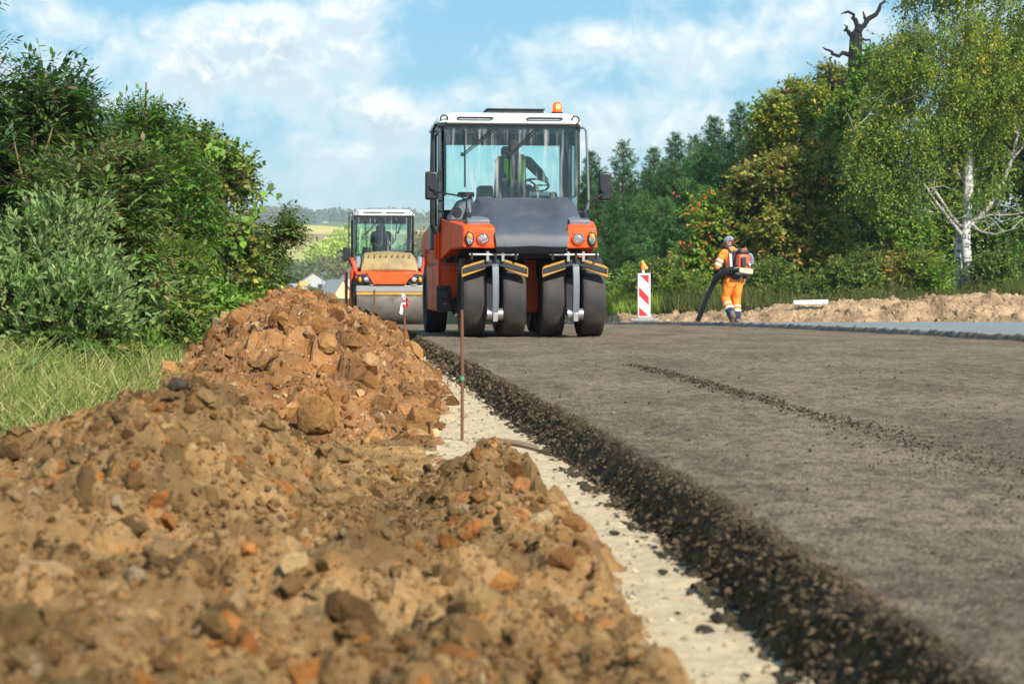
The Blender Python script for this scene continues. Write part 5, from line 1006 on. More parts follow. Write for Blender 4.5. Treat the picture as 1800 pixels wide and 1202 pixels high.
def pneumatic_roller():
    root = thing('tyre_roller', 'orange pneumatic tyre roller with grey hood and lit amber beacon, closer of the two machines', 'road roller', (.26, 27.5, 0), R(6))
    TR = .535
    # tyres
    t0 = tyre_bm(TR, .315).build('tyre', M['rubber'], root, smooth=50); r0 = rim_bm(TR, .315).build('rim', M['dark'], t0, smooth=40)
    first = True
    for y, xs in ((0, (-.809, -.279, .244, .781)), (3.9, (-1.035, -.505, .03, .56))):
        for x in xs:
            if first: o = t0; first = False
            else:
                o = t0.copy(); COL.objects.link(o); o.parent = root; r = r0.copy(); COL.objects.link(r); r.parent = o
            o.location = (x, y, TR)
    # chassis
    m = MB(); m.span((-.95, .72, .46), (.72, 3.35, 1.12)); m.span((-.60, -.30, 1.04), (.45, .74, 1.26)); m.span((-.45, 3.2, .55), (.1, 4.5, 1.1)); m.span((-.95, .2, 1.10), (.70, 4.6, 1.40)); m.build('chassis', M['dark'], root, bevel=.01)
    m = MB(); m.span((-.115, .18, .33), (.115, .68, 1.05)); m.build('steering_post', M['orange_dull'], root, bevel=.02)
    for a_, b_, y_ in ((-.889, -.199, 0), (.164, .861, 0), (-1.1, .6, 3.9)): m = MB(); m.tube([(a_, y_, TR), (b_, y_, TR)], .07, 12); m.build('axle', M['dark'], root)
    # orange body: front step wall, long side, engine cover behind the cab
    m = MB(); m.prism([(.62, .33), (3.20, .35), (3.28, .62), (3.42, .95), (3.75, 1.16), (4.70, 1.20), (4.72, 1.36), (4.5, 1.50), (3.3, 1.56), (2.2, 1.53), (1.95, 1.40), (1.25, 1.40), (1.2, 1.02), (.62, 1.02)], 'x', -1.19, -1.10); m.build('side_panel', M['orange_dull'], root, bevel=.012)
    m = MB(); m.span((-1.16, .60, .34), (-.62, .66, 1.00)); m.build('front_panel', M['orange'], root, bevel=.012)
    m = MB(); m.prism([(.62, .33), (3.20, .35), (3.42, .95), (3.75, 1.16), (4.70, 1.20), (4.72, 1.36), (4.5, 1.50), (3.3, 1.56), (2.2, 1.53), (1.2, 1.40), (1.2, 1.02), (.62, 1.02)], 'x', .80, .89); m.build('side_panel', M['orange_dull'], root, bevel=.012)
    m = MB(); m.prism([(2.05, 1.20), (4.72, 1.20), (4.76, 1.36), (4.55, 1.53), (3.3, 1.60), (2.05, 1.58)], 'x', -1.08, .78); m.build('engine_cover', M['orange_dull'], root, bevel=.03)
    # bolts, rails and steps down the visible side
    for y, z0, z1 in ((.70, 1.05, 1.40), (2.9, .98, 1.25)): m = MB(); m.span((-1.255, y, z0), (-1.215, y + .06, z1)); m.span((-1.22, y, z0 + .03), (-1.185, y + .05, z0 + .07)); m.span((-1.22, y, z1 - .07), (-1.185, y + .05, z1 - .03)); m.build('side_rail', M['orange'], root, bevel=.008)
    m = MB(); m.span((-1.215, .60, .34), (-1.19, .78, 1.42)); m.build('corner_strip', M['orange'], root, bevel=.008)
    m = MB(); m.span((-1.26, 1.55, 1.20), (-1.195, 1.95, 1.56)); m.build('side_vent', M['grey'], root, bevel=.02)
    m = MB(); m.box((-1.15, .52, .52), (.185, .16, .34)); m.box((-1.15, .43, .57), (.13, .03, .12)); m.box((-1.15, .44, .655), (.16, .03, .05)); m.box((-1.10, .50, .40), (.10, .14, .12)); o = m.build('step_box', M['dark'], root, bevel=.012)
    m = MB(); m.box((-1.13, .435, .445), (.055, .012, .022)); m.build('reflector', M['red'], o)
    m = MB()
    for k in range(9): m.lathe([(.012, 0), (.012, -.012), (.004, -.016)], (-1.12 + .055 * k, .60, .94), 'y', 6)
    for k in range(14): m.lathe([(.012, 0), (.012, -.012), (.004, -.016)], (-1.19, .75 + .17 * k, 1.0 if k > 3 else .95), 'x', 6)
    m.build('bolt', M['steel'], root)
    m = MB(); m.span((-1.1935, .64, 1.015), (-1.189, 3.3, 1.024)); m.span((-1.1935, 1.95, .36), (-1.189, 1.958, 1.40)); m.span((-1.15, .596, .965), (-.64, .6005, .972)); m.build('panel_gap', M['black'], root)
    m = MB(); m.tube([(-1.02, .5, .52), (-.98, .5, .44), (-.96, .52, .36), (-1.02, .54, .33)], .045, 8); m.build('hose', M['black'], root)
    # headlight panels
    for sx, X in ((-1, (-.985, -.535, -1.19, -.72)), (1, (.788, .372, .89, .60))):
        a, b, a2, b2 = X; e = .09
        rings = [[(a, -.74, 1.175), (b, -.74, 1.165), (b + (a - b) * .05, -.71, 1.435), (a + (b - a) * .03, -.71, 1.445)],
                 [(a, -.60, 1.175), (b, -.60, 1.17), (b + (a - b) * .1, -.58, 1.49), (a, -.55, 1.485)],
                 [(a2 * .55 + a * .45, .0, 1.16), (b2 * .6 + b * .4, .0, 1.2), (b2, .0, 1.54), (a2 * .55 + a * .45, .0, 1.55)], [(a2, .66, 1.02), (b2, .66, 1.2), (b2, .66, 1.58), (a2, .66, 1.60)]]
        m = MB(); m.loft(rings); m.build('headlight_panel', M['orange'], root, bevel=.022, seg=3)
        cx = (a + b) / 2; m = MB(); m.box((cx - sx * -.0, -.36, 1.525), (abs(a - b) * .66, .40, .10), (.16, 0, 0)); m.build('mirror_base', M['grey'], root, bevel=.015)
        for s, dx, rx, rzz, mats, nm in ((sx, .135, .048, .083, (M['lens'], M['amber']), 'indicator_light'), (sx, -.045, .072, .072, (M['lens'],), 'headlight')): lamp(root, nm, (cx + s * dx, -.745, 1.292), rx, rzz, mats, M['orange_dull'] if nm == 'headlight' else None)
    # hood
    rows = [(-.66, 1.13, 1.13, -.47, .32, -.47, .32), (-.77, 1.165, 1.165, -.530, .375, -.530, .375), (-.79, 1.19, 1.18, -.535, .378, -.537, .380), (-.775, 1.315, 1.30, -.550, .392, -.556, .396), (-.735, 1.375, 1.345, -.562, .402, -.575, .412), (-.45, 1.525, 1.455, -.612, .455, -.70, .53), (-.1, 1.69, 1.52, -.675, .525, -.92, .66), (.33, 1.875, 1.585, -.745, .60, -1.12, .74)]
    rings = []
    for y, zt, zf, xl, xr, fl, fr in rows:
        w = xr - xl; g = .024 * min(1, max(0, (y + .80) / .3)); rings.append([(fl, y, zf), (xl - .01, y, zt - (zt - zf) * .22), (xl + .045, y, zt + g * .4), (xl + w * .16, y, zt + g), (xl + w * .20, y, zt - g * .2), (xl + w * .5, y, zt + .012), (xl + w * .80, y, zt - g * .2), (xl + w * .84, y, zt + g), (xr - .045, y, zt + g * .4), (xr + .01, y, zt - (zt - zf) * .22), (fr, y, zf)])
    m = MB(); m.loft(rings, False, False); r2 = [[(p[0], p[1] + .05, p[2] - .04) for p in r] for r in rings]; m.loft(r2, False, False); m.build('hood', M['hood'], root, smooth=34)
    m = MB(); m.hexa([(-1.13, .05, 1.55), (-.78, .05, 1.56), (-.74, .36, 1.60), (-1.13, .36, 1.60)], [(-.95, .16, 1.80), (-.80, .16, 1.86), (-.76, .36, 1.90), (-.98, .36, 1.84)]); o = m.build('air_intake', M['hood'], root, bevel=.03, seg=3)
    m = MB(); m.lathe([(.045, -.012), (.052, -.02), (.05, .03)], (-.985, .075, 1.665), 'y', 20, True, (1.35, 1)); m.build('intake_opening', M['black'], o)
    m = MB(); m.lathe([(.115, 0), (.115, .05), (.10, .06)], (-.86, .26, 1.885), 'z', 20); m.build('filler_cap', M['black'], root)
    # forks, sprinkler bars and scrapers between each pair of front tyres
    for fx in (-.550, .512):
        m = MB(); prof = [(-.10, 1.06), (-.50, 1.02), (-.66, .93), (-.70, .75), (-.685, .50), (-.62, .30)]
        m.loft([[(fx - .042, y - .03, z), (fx + .042, y - .03, z), (fx + .042, y + .05, z + .02), (fx - .042, y + .05, z + .02)] for y, z in prof]); o = m.build('fork', M['grey'], root, bevel=.012)
        m = MB(); m.tube([(fx - .105, -.575, .31), (fx + .105, -.575, .31)], .075, 20); m.build('hub', M['steel'], o)
        m = MB(); m.box((fx, -.64, .27), (.07, .06, .12)); m.build('hub_clamp', M['steel'], o, bevel=.008)
        m = MB(); 
        for s in (-1, 1): m.hexa([(fx, -.63, .955), (fx, -.575, .955), (fx + s * .425, -.575, .838), (fx + s * .425, -.63, .838)], [(fx, -.63, 1.038), (fx, -.575, 1.038), (fx + s * .425, -.575, .908), (fx + s * .425, -.63, .908)])
        sb = m.build('scraper_bar', M['dark'], root, bevel=.006)
        for s in (-1, 1):
            m = MB(); m.hexa([(fx + s * .13, -.616, .905), (fx + s * .13, -.590, .905), (fx + s * .435, -.590, .795), (fx + s * .435, -.616, .795)], [(fx + s * .13, -.616, 1.025), (fx + s * .13, -.590, 1.025), (fx + s * .40, -.590, .945), (fx + s * .435, -.616, .915)]); m.build('scraper_blade', M['yellow'], sb)
        m = MB(); m.tube([(fx - .34, -.66, 1.088), (fx + .30, -.66, 1.088)], .016, 10)
        for dx in (-.10, .10): m.box((fx + dx, -.65, 1.065), (.035, .05, .13))
        m.build('sprinkler_bar', M['steel'], root)
        m = MB()
        for dx in (-.31, 0, .27): m.lathe([(.02, -.055), (.02, .03), (.012, .04)], (fx + dx, -.67, 1.075), 'z', 8)
        m.build('nozzle', M['dark'], root)
        m = MB(); m.box((fx, -.20, .55), (.20, .30, .50)); m.build('axle_housing', M['dark'], root, bevel=.02)
    # cab
    cab(root, (-1.215, .735, .36, 2.02, 1.42, 1.90, 2.87)); cab_inside(root, -.12, 1.30, 1.47, (.16, .86, 2.08))
    ro = roof(root, -1.25, .735, .27, 2.15, 2.868, 3.03)
    m = MB(); m.span((-.54, .55, 3.03), (.232, 1.5, 3.085)); m.span((-.56, .53, 3.085), (.25, 1.52, 3.105)); m.build('air_conditioner', M['dark'], ro, bevel=.01)
    m = MB(); m.lathe([(.078, 0), (.078, .03), (.066, .035)], (.418, .55, 3.03), 'z', 20); o = m.build('beacon_base', M['black'], root)
    m = MB(); m.lathe([(.064, .03), (.066, .05), (.064, .12), (.048, .155), (.02, .172), (.004, .175)], (.418, .55, 3.03), 'z', 24); m.build('beacon', M['beacon'], o, smooth=60)
    m = MB(); m.lathe([(.004, .06), (.028, .075), (.03, .10), (.022, .125), (.004, .13)], (.425, .484, 3.035), 'z', 14, True, (1, .5)); m.build('bulb', M['beacon_core'], o, smooth=60)
    wiper(root, (-.48, .345, 2.82), (-.90, .335, 2.46), (-.865, .335, 2.02), (-.87, .335, 2.79)); wiper(root, (.10, .345, 2.82), (-.26, .335, 2.47), (-.265, .335, 2.03), (-.25, .335, 2.80))
    mirror(root, (-1.347, -.10, 2.012), .172, .375, [(-1.33, -.15, 2.00), (-1.30, -.17, 1.93), (-1.15, -.22, 1.90), (-.98, -.28, 1.87), (-.90, -.30, 1.81), (-.893, -.30, 1.68)], (-.893, -.30, 1.555)); mirror(root, (.980, -.10, 2.015), .172, .375, [(.965, -.15, 1.98), (.955, -.17, 1.91), (.85, -.22, 1.86), (.72, -.28, 1.80), (.685, -.30, 1.74), (.682, -.30, 1.68)], (.682, -.30, 1.555))
    m = MB(); m.tube([(.73, .55, 2.845), (.775, .52, 2.85), (.81, .5, 2.81), (.83, .5, 2.4), (.845, .5, 1.85), (.83, .5, 1.74), (.78, .52, 1.70), (.73, .55, 1.69)], .017, 8); m.build('handrail', M['grey'], root)
    m = MB(); m.tube([(-1.21, .55, 2.86), (-1.25, .55, 2.88), (-1.285, .55, 2.80), (-1.30, .55, 2.1), (-1.295, .55, 1.55), (-1.25, .58, 1.42)], .018, 8); m.tube([(-1.21, 1.0, 2.83), (-1.27, 1.0, 2.80), (-1.285, 1.0, 2.2), (-1.28, 1.0, 1.5), (-1.22, 1.0, 1.42)], .016, 8)
    for z in (1.55, 1.70, 1.85): m.tube([(-1.297, .55, z), (-1.283, 1.0, z)], .012, 6)
    m.build('handrail', M['dark'], root)
    m = MB(); m.box((-.55, .86, 1.02), (.3, .02, .1)); m.build('reflector_plate', M['grey'], root)
    return root
ROLLER = pneumatic_roller()

def tandem_roller():
    X0 = at(683, 524, 53.4).x; root = thing('tandem_roller', 'orange steel drum roller with a dusty hood standing farther down the road', 'road roller', (X0, 53.4, float(rz(53.4)) + .0), R(7)); DR = .60
    for y in (0, 3.3):
        m = MB(); m.lathe([(DR * .86, -.80), (DR * .95, -.85), (DR - .012, -.855), (DR, -.84), (DR, .84), (DR - .012, .855), (DR * .95, .85), (DR * .86, .80)], axis='x', n=72); o = m.build('drum', M['drum'], root, smooth=40); o.location = (0, y, DR)
        m = MB(); m.lathe([(.05, -.86), (.12, -.88), (.20, -.84), (.24, -.80), (.24, .80), (.20, .84), (.12, .88), (.05, .86)], axis='x', n=24); m.build('drum_hub', M['dark'], o, smooth=40)
        m = MB()
        for s in (-1, 1): m.prism([(y - .16, .40), (y + .16, .40), (y + .24, 1.0), (y + .42, 1.42), (y - .42, 1.42), (y - .22, 1.0)], 'x', s * .93, s * 1.0)
        m.build('drum_yoke', M['orange_dull'], root, bevel=.015)
    m = MB()
    for z0, z1, yy in ((.86, 1.02, -.55), ): m.span((-.87, yy - .04, z0), (.87, yy + .04, z1))
    o = m.build('front_beam', M['steel'], root, bevel=.008); m = MB(); m.span((-.86, -.612, .78), (.86, -.575, .852)); m.build('scraper', M['yellow'], o)
    m = MB()
    for x in (-.45, .62): m.span((x - .07, -.62, 1.03), (x + .07, -.55, 1.075))
    m.build('clamp', M['cream'], o)
    m = MB(); m.span((-.80, -.35, 1.08), (.80, 1.35, 1.36)); m.span((-.5, .8, .55), (.5, 2.6, 1.2)); m.span((-.80, 2.2, 1.05), (.80, 4.1, 1.5)); m.build('chassis', M['dark'], root, bevel=.02)
    m = MB(); m.loft([[(-.89, -.62, 1.20), (.79 + .1, -.62, 1.20), (.86, -.58, 1.36), (-.86, -.58, 1.36)], [(-.92, -.1, 1.20), (.92, -.1, 1.20), (.92, -.05, 1.40), (-.92, -.05, 1.40)], [(-.95, .9, 1.15), (.95, .9, 1.15), (.95, .9, 1.52), (-.95, .9, 1.52)]]); m.build('body', M['orange'], root, bevel=.02)
    m = MB(); m.hexa([(-.42, -.66, 1.045), (.40, -.66, 1.045), (.40, -.55, 1.05), (-.42, -.55, 1.05)], [(-.62, -.64, 1.35), (.60, -.64, 1.35), (.60, -.55, 1.37), (-.62, -.55, 1.37)]); m.build('nose_panel', M['orange'], root, bevel=.02)
    for s in (-1, 1):
        m = MB(); m.hexa([(s * .44, -.65, 1.05), (s * .86, -.62, 1.05), (s * .88, -.50, 1.05), (s * .44, -.52, 1.05)], [(s * .62, -.64, 1.33), (s * .87, -.61, 1.31), (s * .88, -.50, 1.31), (s * .62, -.52, 1.33)]); m.build('lamp_housing', M['dark'], root, bevel=.02)
        lamp(root, 'headlight', (s * .615, -.655, 1.17), .072, .072, (M['lens'],)); lamp(root, 'indicator_light', (s * .775, -.640, 1.17), .045, .072, (M['amber'],))
    hoodrows = [(-.42, 1.36, .73), (-.46, 1.42, .735), (-.42, 1.62, .72), (-.30, 1.76, .70), (.1, 1.86, .68), (.62, 1.90, .66)]
    m = MB(); m.loft([[(-w - .03, y, 1.34), (-w, y, z - .08), (-w + .06, y, z), (-.3, y, z + .02), (0, y, z + .03), (.3, y, z + .02), (w - .06, y, z), (w, y, z - .08), (w + .03, y, 1.34)] for y, z, w in hoodrows], False, False); m.loft([[(-.73 + .1825 * i, -.42, 1.36) for i in range(9)], [(-.73 + .1825 * i, -.40, 1.34) for i in range(9)]], False, False); o = m.build('hood', M['hood_dusty'], root, smooth=40)
    m = MB()
    for k in range(8): m.box((-.53 + .15 * k, -.33, 1.735), (.02, .03, .20), (.6, 0, 0))
    m.build('hood_slot', M['dark'], o)
    for s in (-1, 1):
        m = MB(); m.box((s * .80, .1, 1.62), (.22, .75, .34), (0, 0, 0), (.6, .8)); m.build('fender', M['grey'], root, bevel=.06, seg=3)
        m = MB(); m.tube([(s * .86, -.3, 1.38), (s * .93, -.25, 1.62), (s * .95, .1, 1.70), (s * .95, .6, 1.64)], [.05, .06, .06, .05], 8); m.build('side_guard', M['orange_dull'], root)
        m = MB(); m.tube([(s * .93, -.3, 1.36), (s * .97, -.28, 1.1), (s * .95, -.2, .98), (s * .93, -.3, .85)], .016, 6); m.tube([(s * .9, -.35, 1.3), (s * .985, -.3, 1.02), (s * .95, -.2, .72), (s * .93, -.25, .6)], .013, 6); m.build('hose', M['black'], root)
    m = MB(); m.lathe([(.11, 0), (.11, .05), (.09, .06)], (-.55, .5, 1.89), 'z', 16); m.lathe([(.11, 0), (.11, .04), (.09, .05)], (.55, .5, 1.89), 'z', 16); m.build('filler_cap', M['black'], root)
    cab(root, (-.885, .725, .62, 2.15, 1.42, 1.90, 2.86)); cab_inside(root, -.10, 1.45, 1.44, (-.05, 1.05, 2.05)); ro = roof(root, -.90, .74, .55, 2.25, 2.858, 3.03)
    m = MB(); m.span((-.42, .9, 3.03), (.18, 1.7, 3.085)); m.build('air_conditioner', M['grey'], ro, bevel=.01)
    wiper(root, (-.18, .605, 2.80), (-.58, .595, 2.38), (-.54, .595, 2.0), (-.57, .595, 2.76)); wiper(root, (.42, .605, 2.80), (.28, .595, 2.42), (.22, .595, 2.2), (.26, .595, 2.75))
    mirror(root, (-1.07, .35, 1.85), .19, .37, [(-1.05, .31, 1.72), (-1.0, .30, 1.68), (-.92, .28, 1.66), (-.86, .27, 1.62)], (-.86, .27, 1.56)); mirror(root, (.98, .35, 1.85), .19, .37, [(.96, .31, 1.72), (.92, .30, 1.68), (.88, .28, 1.66), (.84, .27, 1.62)], (.84, .27, 1.56))
    m = MB(); m.tube([(-.88, .75, 2.88), (-.92, .7, 2.95), (-.985, .68, 2.93), (-1.0, .68, 2.85), (-1.0, .68, 1.9), (-.98, .7, 1.75), (-.9, .75, 1.72)], .018, 8); m.build('handrail', M['dark'], root)
    m = MB(); m.span((-.80, 2.2, 1.4), (.80, 4.2, 1.75)); m.build('engine_cover', M['orange_dull'], root, bevel=.05, seg=3)
    return root
TANDEM = tandem_roller()

# ================================================================== people
def limb(m, pts, rs, n=12, flat=1.0): m.tube(pts, rs, n, round_ends=True, flat=flat)
def ball(m, c, r, sc=(1, 1, 1), n=16):
    m.lathe([(math.sin(a), -math.cos(a)) for a in np.linspace(.12, math.pi - .12, 11)], (0, 0, 0), 'z', n); k = n * 11
    for i in range(len(m.v) - k, len(m.v)): v = m.v[i]; m.v[i] = (c[0] + v[0] * r * sc[0], c[1] + v[1] * r * sc[1], c[2] + v[2] * r * sc[2])
def head(m, mh, c, turn=0.0, nod=0.0):
    """skull, jaw, nose, brow, ears, chin in m; hair cap in mh. Faces +y before turning."""
    e = Euler((nod, 0, turn)).to_matrix(); c = Vector(c)
    def B(p, r, sc): q = c + e @ Vector(p); ball(m, q, r, sc)
    B((0, -.012, .02), .098, (.80, 1.0, .98)); B((0, .030, -.045), .070, (.82, .95, 1.0)); B((0, .072, -.085), .028, (1, .8, .8)); B((0, .100, -.015), .016, (.8, 1.1, 1.5)); B((0, .086, -.058), .018, (1.5, .6, .5)); B((0, .078, .018), .03, (1.9, .6, .45))
    for s in (-1, 1): B((s * .080, -.005, -.01), .026, (.35, .8, 1.2)); B((s * .034, .082, .0), .013, (1.2, .7, .8))
    if mh is not None:
        def H(p, r, sc): q = c + e @ Vector(p); ball(mh, q, r, sc)
        H((0, -.022, .040), .102, (.82, 1.0, .92)); H((0, -.058, -.01), .070, (1.02, .7, 1.0))
def hand(m, wrist, d, palm_n, curl=.6, s=1.0):
    """palm and five bent fingers; d points along the forearm, palm_n out of the palm"""
    d = Vector(d).normalized(); nn = (Vector(palm_n) - d * d.dot(Vector(palm_n))).normalized(); sd = d.cross(nn); w = Vector(wrist)
    limb(m, [w, w + d * .045 * s, w + d * .088 * s], [.028 * s, .038 * s, .036 * s], 10, .6)
    for k, (o, L) in enumerate(((-.030, .066), (-.010, .076), (.010, .071), (.029, .056))):
        p = w + d * .088 * s + sd * o * s; pts = [p]; a = 0.0; v = d
        for j, f in enumerate((.45, .32, .23)): a += curl * (.75 + .1 * k) * (.7 if j == 0 else 1); v = d * math.cos(a) + nn * math.sin(a); p = p + v * L * f * s; pts.append(p)
        limb(m, pts, [.0105 * s, .0098 * s, .009 * s, .008 * s], 7)
    p = w + d * .030 * s - sd * .030 * s; limb(m, [p, p + (d * .5 - sd * .75 + nn * .35).normalized() * .035 * s, p + (d * .5 - sd * .75 + nn * .35).normalized() * .035 * s + (d * .85 - sd * .1 + nn * .6).normalized() * .032 * s], [.014 * s, .012 * s, .0095 * s], 7)

def worker():
    Y = 41.4; p = at(1289, 562, Y); zf = float(rz(Y)) + .062
    root = None; b = MB(); hairm = MB()
    # own frame: +y ahead of the worker, x to his own right side
    hip = Vector((0, 0, .90)); LK = Vector((-.13, .10, .50)); LA = Vector((-.125, -.20, .135)); RK = Vector((.095, .06, .48)); RA = Vector((.085, .015, .095))
    sh = Vector((0, .07, 1.41)); LS = sh + Vector((-.19, .0, 0)); RS = sh + Vector((.19, -.02, .0)); LE = Vector((-.335, .06, 1.13)); LW = Vector((-.245, .26, .985)); RE = Vector((.275, -.06, 1.12)); RW = Vector((.245, .01, .885))
    # the continuous body
    limb(b, [Vector((0, 0, .86)), Vector((0, .0, 1.0)), Vector((0, .03, 1.15)), Vector((0, .06, 1.32)), Vector((0, .08, 1.42))], [.135, .125, .135, .15, .105], 16, .72); limb(b, [sh + Vector((0, 0, -.02)), Vector((0, .12, 1.50)), Vector((-.01, .155, 1.56))], [.07, .058, .055])
    for S, E_, W_ in ((LS, LE, LW), (RS, RE, RW)): limb(b, [sh.lerp(S, .4), S, E_, W_], [.07, .058, .042, .028])
    for sx, K, A_ in ((-.085, LK, LA), (.085, RK, RA)): limb(b, [Vector((sx, 0, .86)), K, A_], [.085, .058, .042])
    head(b, hairm, (-.015, .185, 1.625), .55, -.42); hand(b, LW, (LW - LE), (.3, .4, -.9), .75); hand(b, RW, (RW - RE), (-1, .2, 0), .45)
    root = b.build('person', M['skin'], None, remesh=.0085, smooth=180)
    root.location = (p.x, Y, zf); root.rotation_euler = (0, 0, R(20)); tag(root, 'worker in orange high visibility clothes and grey cap walking away with a backpack blower', 'person')
    hairm.build('hair', M['hair'], root, smooth=60)
    m = MB(); limb(m, [Vector((0, 0, .93)), Vector((0, .0, 1.02)), Vector((0, .03, 1.17)), Vector((0, .06, 1.33)), Vector((0, .075, 1.43))], [.155, .155, .16, .175, .12], 16, .76)
    for S, E_, W_ in ((LS, LE, LW), (RS, RE, RW)): limb(m, [sh.lerp(S, .3), S, E_.lerp(S, .5), E_], [.10, .082, .074, .066])
    m.build('jacket', M['hivis'], root, remesh=.012, smooth=180)
    m = MB()
    for S, E_, W_ in ((LS, LE, LW), (RS, RE, RW)): limb(m, [E_.lerp(S, .22), E_, E_.lerp(W_, .80)], [.072, .068, .052])
    limb(m, [Vector((0, 0, .90)), Vector((0, .0, .97)), Vector((0, .015, 1.08))], [.168, .168, .165], 16, .77); limb(m, [Vector((0, .095, 1.46)), Vector((0, .125, 1.515))], [.085, .072]); m.build('jacket_trim', M['navy'], root, remesh=.012, smooth=180)
    m = MB(); limb(m, [Vector((0, 0, .92)), Vector((0, 0, .84))], [.158, .15], 16, .8)
    for sx, K, A_ in ((-.085, LK, LA), (.085, RK, RA)): limb(m, [Vector((sx, 0, .86)), K.lerp(Vector((sx, 0, .86)), .5), K, K.lerp(A_, .5), K.lerp(A_, .62)], [.118, .108, .09, .088, .088])
    m.build('trousers', M['hivis'], root, remesh=.012, smooth=180)
    m = MB()
    for K, A_ in ((LK, LA), (RK, RA)): limb(m, [K.lerp(A_, .66), K.lerp(A_, .80), K.lerp(A_, .96)], [.093, .094, .088])
    m.build('trouser_hem', M['navy'], root, remesh=.012, smooth=180)
    def band(a, c, t, r, w=.045):
        u = a.lerp(c, t); dr = (c - a).normalized(); m = MB(); m.tube([u - dr * w / 2, u + dr * w / 2], r, 18); m.build('reflective_band', M['reflective'], root, smooth=40)
    for K, A_ in ((LK, LA), (RK, RA)): band(K, A_, .36, .0945, .03); band(K, A_, .60, .097)
    for S, E_ in ((LS, LE), (RS, RE)): band(S, E_, .58, .081); band(S, E_, .86, .077, .05)
    for s in (-1, 1):
        m = MB(); q = [Vector((s * .10, -.10, 1.12)), Vector((s * .105, -.092, 1.25)), Vector((s * .10, -.065, 1.38)), Vector((s * .10, .03, 1.50)), Vector((s * .10, .14, 1.46))]; m.loft([[v + Vector((-.025, -.012, 0)), v + Vector((.025, -.012, 0)), v + Vector((.025, .012, 0)), v + Vector((-.025, .012, 0))] for v in q]); m.build('reflective_band', M['reflective'], root, smooth=40)
    for A_, tilt, nm in ((LA, -.85, 'boot'), (RA, 0.0, 'boot')):
        m = MB(); e = Euler((tilt, 0, 0)).to_matrix(); o = A_
        limb(m, [o + Vector((0, 0, .06)), o + e @ Vector((0, -.01, -.03))], [.062, .058]); limb(m, [o + e @ Vector((0, -.045, -.052)), o + e @ Vector((0, .06, -.058)), o + e @ Vector((0, .165, -.066))], [.050, .052, .042], 12, .75); m.build(nm, M['boot'], root, remesh=.01, smooth=180)
    # cap turned with the head
    m = MB(); e = Euler((-.42, 0, .55)).to_matrix(); c = Vector((-.015, .185, 1.625)); prof = [(.112, .01), (.114, .03), (.108, .07), (.085, .105), (.045, .125), (.006, .13)]
    rings = [[c + e @ Vector((r * .86 * math.cos(a), -.012 + r * math.sin(a), h)) for a in np.linspace(0, 2 * math.pi, 25)[:-1]] for r, h in prof]; m.loft(rings); 
    m.loft([[c + e @ Vector((x, y, z)) for x, y, z in ((-.075, .07, .035), (.075, .07, .035), (.075, .07, .022), (-.075, .07, .022))], [c + e @ Vector((x, y, z)) for x, y, z in ((-.06, .15, .02), (.06, .15, .02), (.06, .15, .012), (-.06, .15, .012))], [c + e @ Vector((x, y, z)) for x, y, z in ((-.03, .18, .005), (.03, .18, .005), (.03, .18, -.002), (-.03, .18, -.002))]]); m.build('cap', M['capcloth'], root, smooth=50)
    # backpack blower worn by the worker
    bl = thing('leaf_blower', 'red backpack blower with a long black tube carried by the worker', 'leaf blower', (p.x, Y, zf), R(20))
    m = MB(); m.box((.10, -.225, 1.235), (.29, .20, .30), (.08, 0, 0), (.85, .85)); m.build('housing', M['blower_red'], bl, bevel=.045, seg=3)
    m = MB(); m.box((.06, -.345, 1.225), (.105, .035, .20)); m.build('cooling_grille', M['dark'], bl, bevel=.02)
    m = MB(); m.lathe([(.038, -.0), (.038, -.035), (.03, -.04), (.01, -.03)], (.185, -.325, 1.19), 'y', 16); m.build('starter_cover', M['steel'], bl)
    m = MB(); m.box((.12, -.20, 1.425), (.22, .17, .085)); m.box((.10, -.10, 1.22), (.34, .05, .50)); m.build('back_frame', M['dark'], bl, bevel=.03, seg=3)
    m = MB(); m.box((.13, -.20, 1.475), (.12, .10, .05)); m.build('top_cover', M['blower_red'], bl, bevel=.018)
    m = MB(); m.box((.13, -.235, 1.045), (.31, .20, .115), (0, .12, 0)); m.build('fuel_tank', M['cream'], bl, bevel=.03, seg=3)
    m = MB(); m.box((.06, -.21, .985), (.34, .19, .06)); m.build('base_plate', M['dark'], bl, bevel=.02)
    m = MB(); m.tube([(.22, -.18, 1.40), (.285, -.19, 1.37), (.31, -.20, 1.28), (.30, -.20, 1.18)], [.03, .045, .05, .05], 10); m.build('air_filter', M['grey'], bl)
    m = MB(); q = [(-.02, -.23, 1.10), (-.10, -.22, 1.08), (-.20, -.17, 1.05), (-.30, -.07, .99), (-.36, .04, .90), (-.385, .10, .80)]; m.tube(q, [.06, .066, .064, .063, .06, .058], 14, round_ends=True)
    for k in range(24):
        t = k / 23 * (len(q) - 1); i = min(int(t), len(q) - 2); a = Vector(q[i]).lerp(Vector(q[i + 1]), t - i); d = (Vector(q[i + 1]) - Vector(q[i])).normalized(); m.tube([a - d * .006, a + d * .006], .069, 14)
    m.build('hose', M['black'], bl)
    m = MB(); m.tube([(-.38, .09, .83), (-.47, .27, .50), (-.56, .48, .04)], [.056, .053, .048], 16); m.build('blower_tube', M['black'], bl)
    m = MB(); m.tube([(-.33, .12, .93), (-.29, .22, .965), (-.22, .33, .98)], [.018, .02, .018], 8); m.build('tube_handle', M['dark'], bl)
    m = MB()
    for s in (-1, 1): m.tube([(s * .09, -.10, 1.42), (s * .12, .0, 1.52), (s * .13, .13, 1.47), (s * .13, .20, 1.35), (s * .15, .13, 1.15), (s * .14, -.02, 1.03)], .022, 8, flat=.5)
    m.tube([(.02, -.20, .96), (.03, -.19, .80)], .012, 6); m.build('shoulder_strap', M['dark'], bl)
worker()
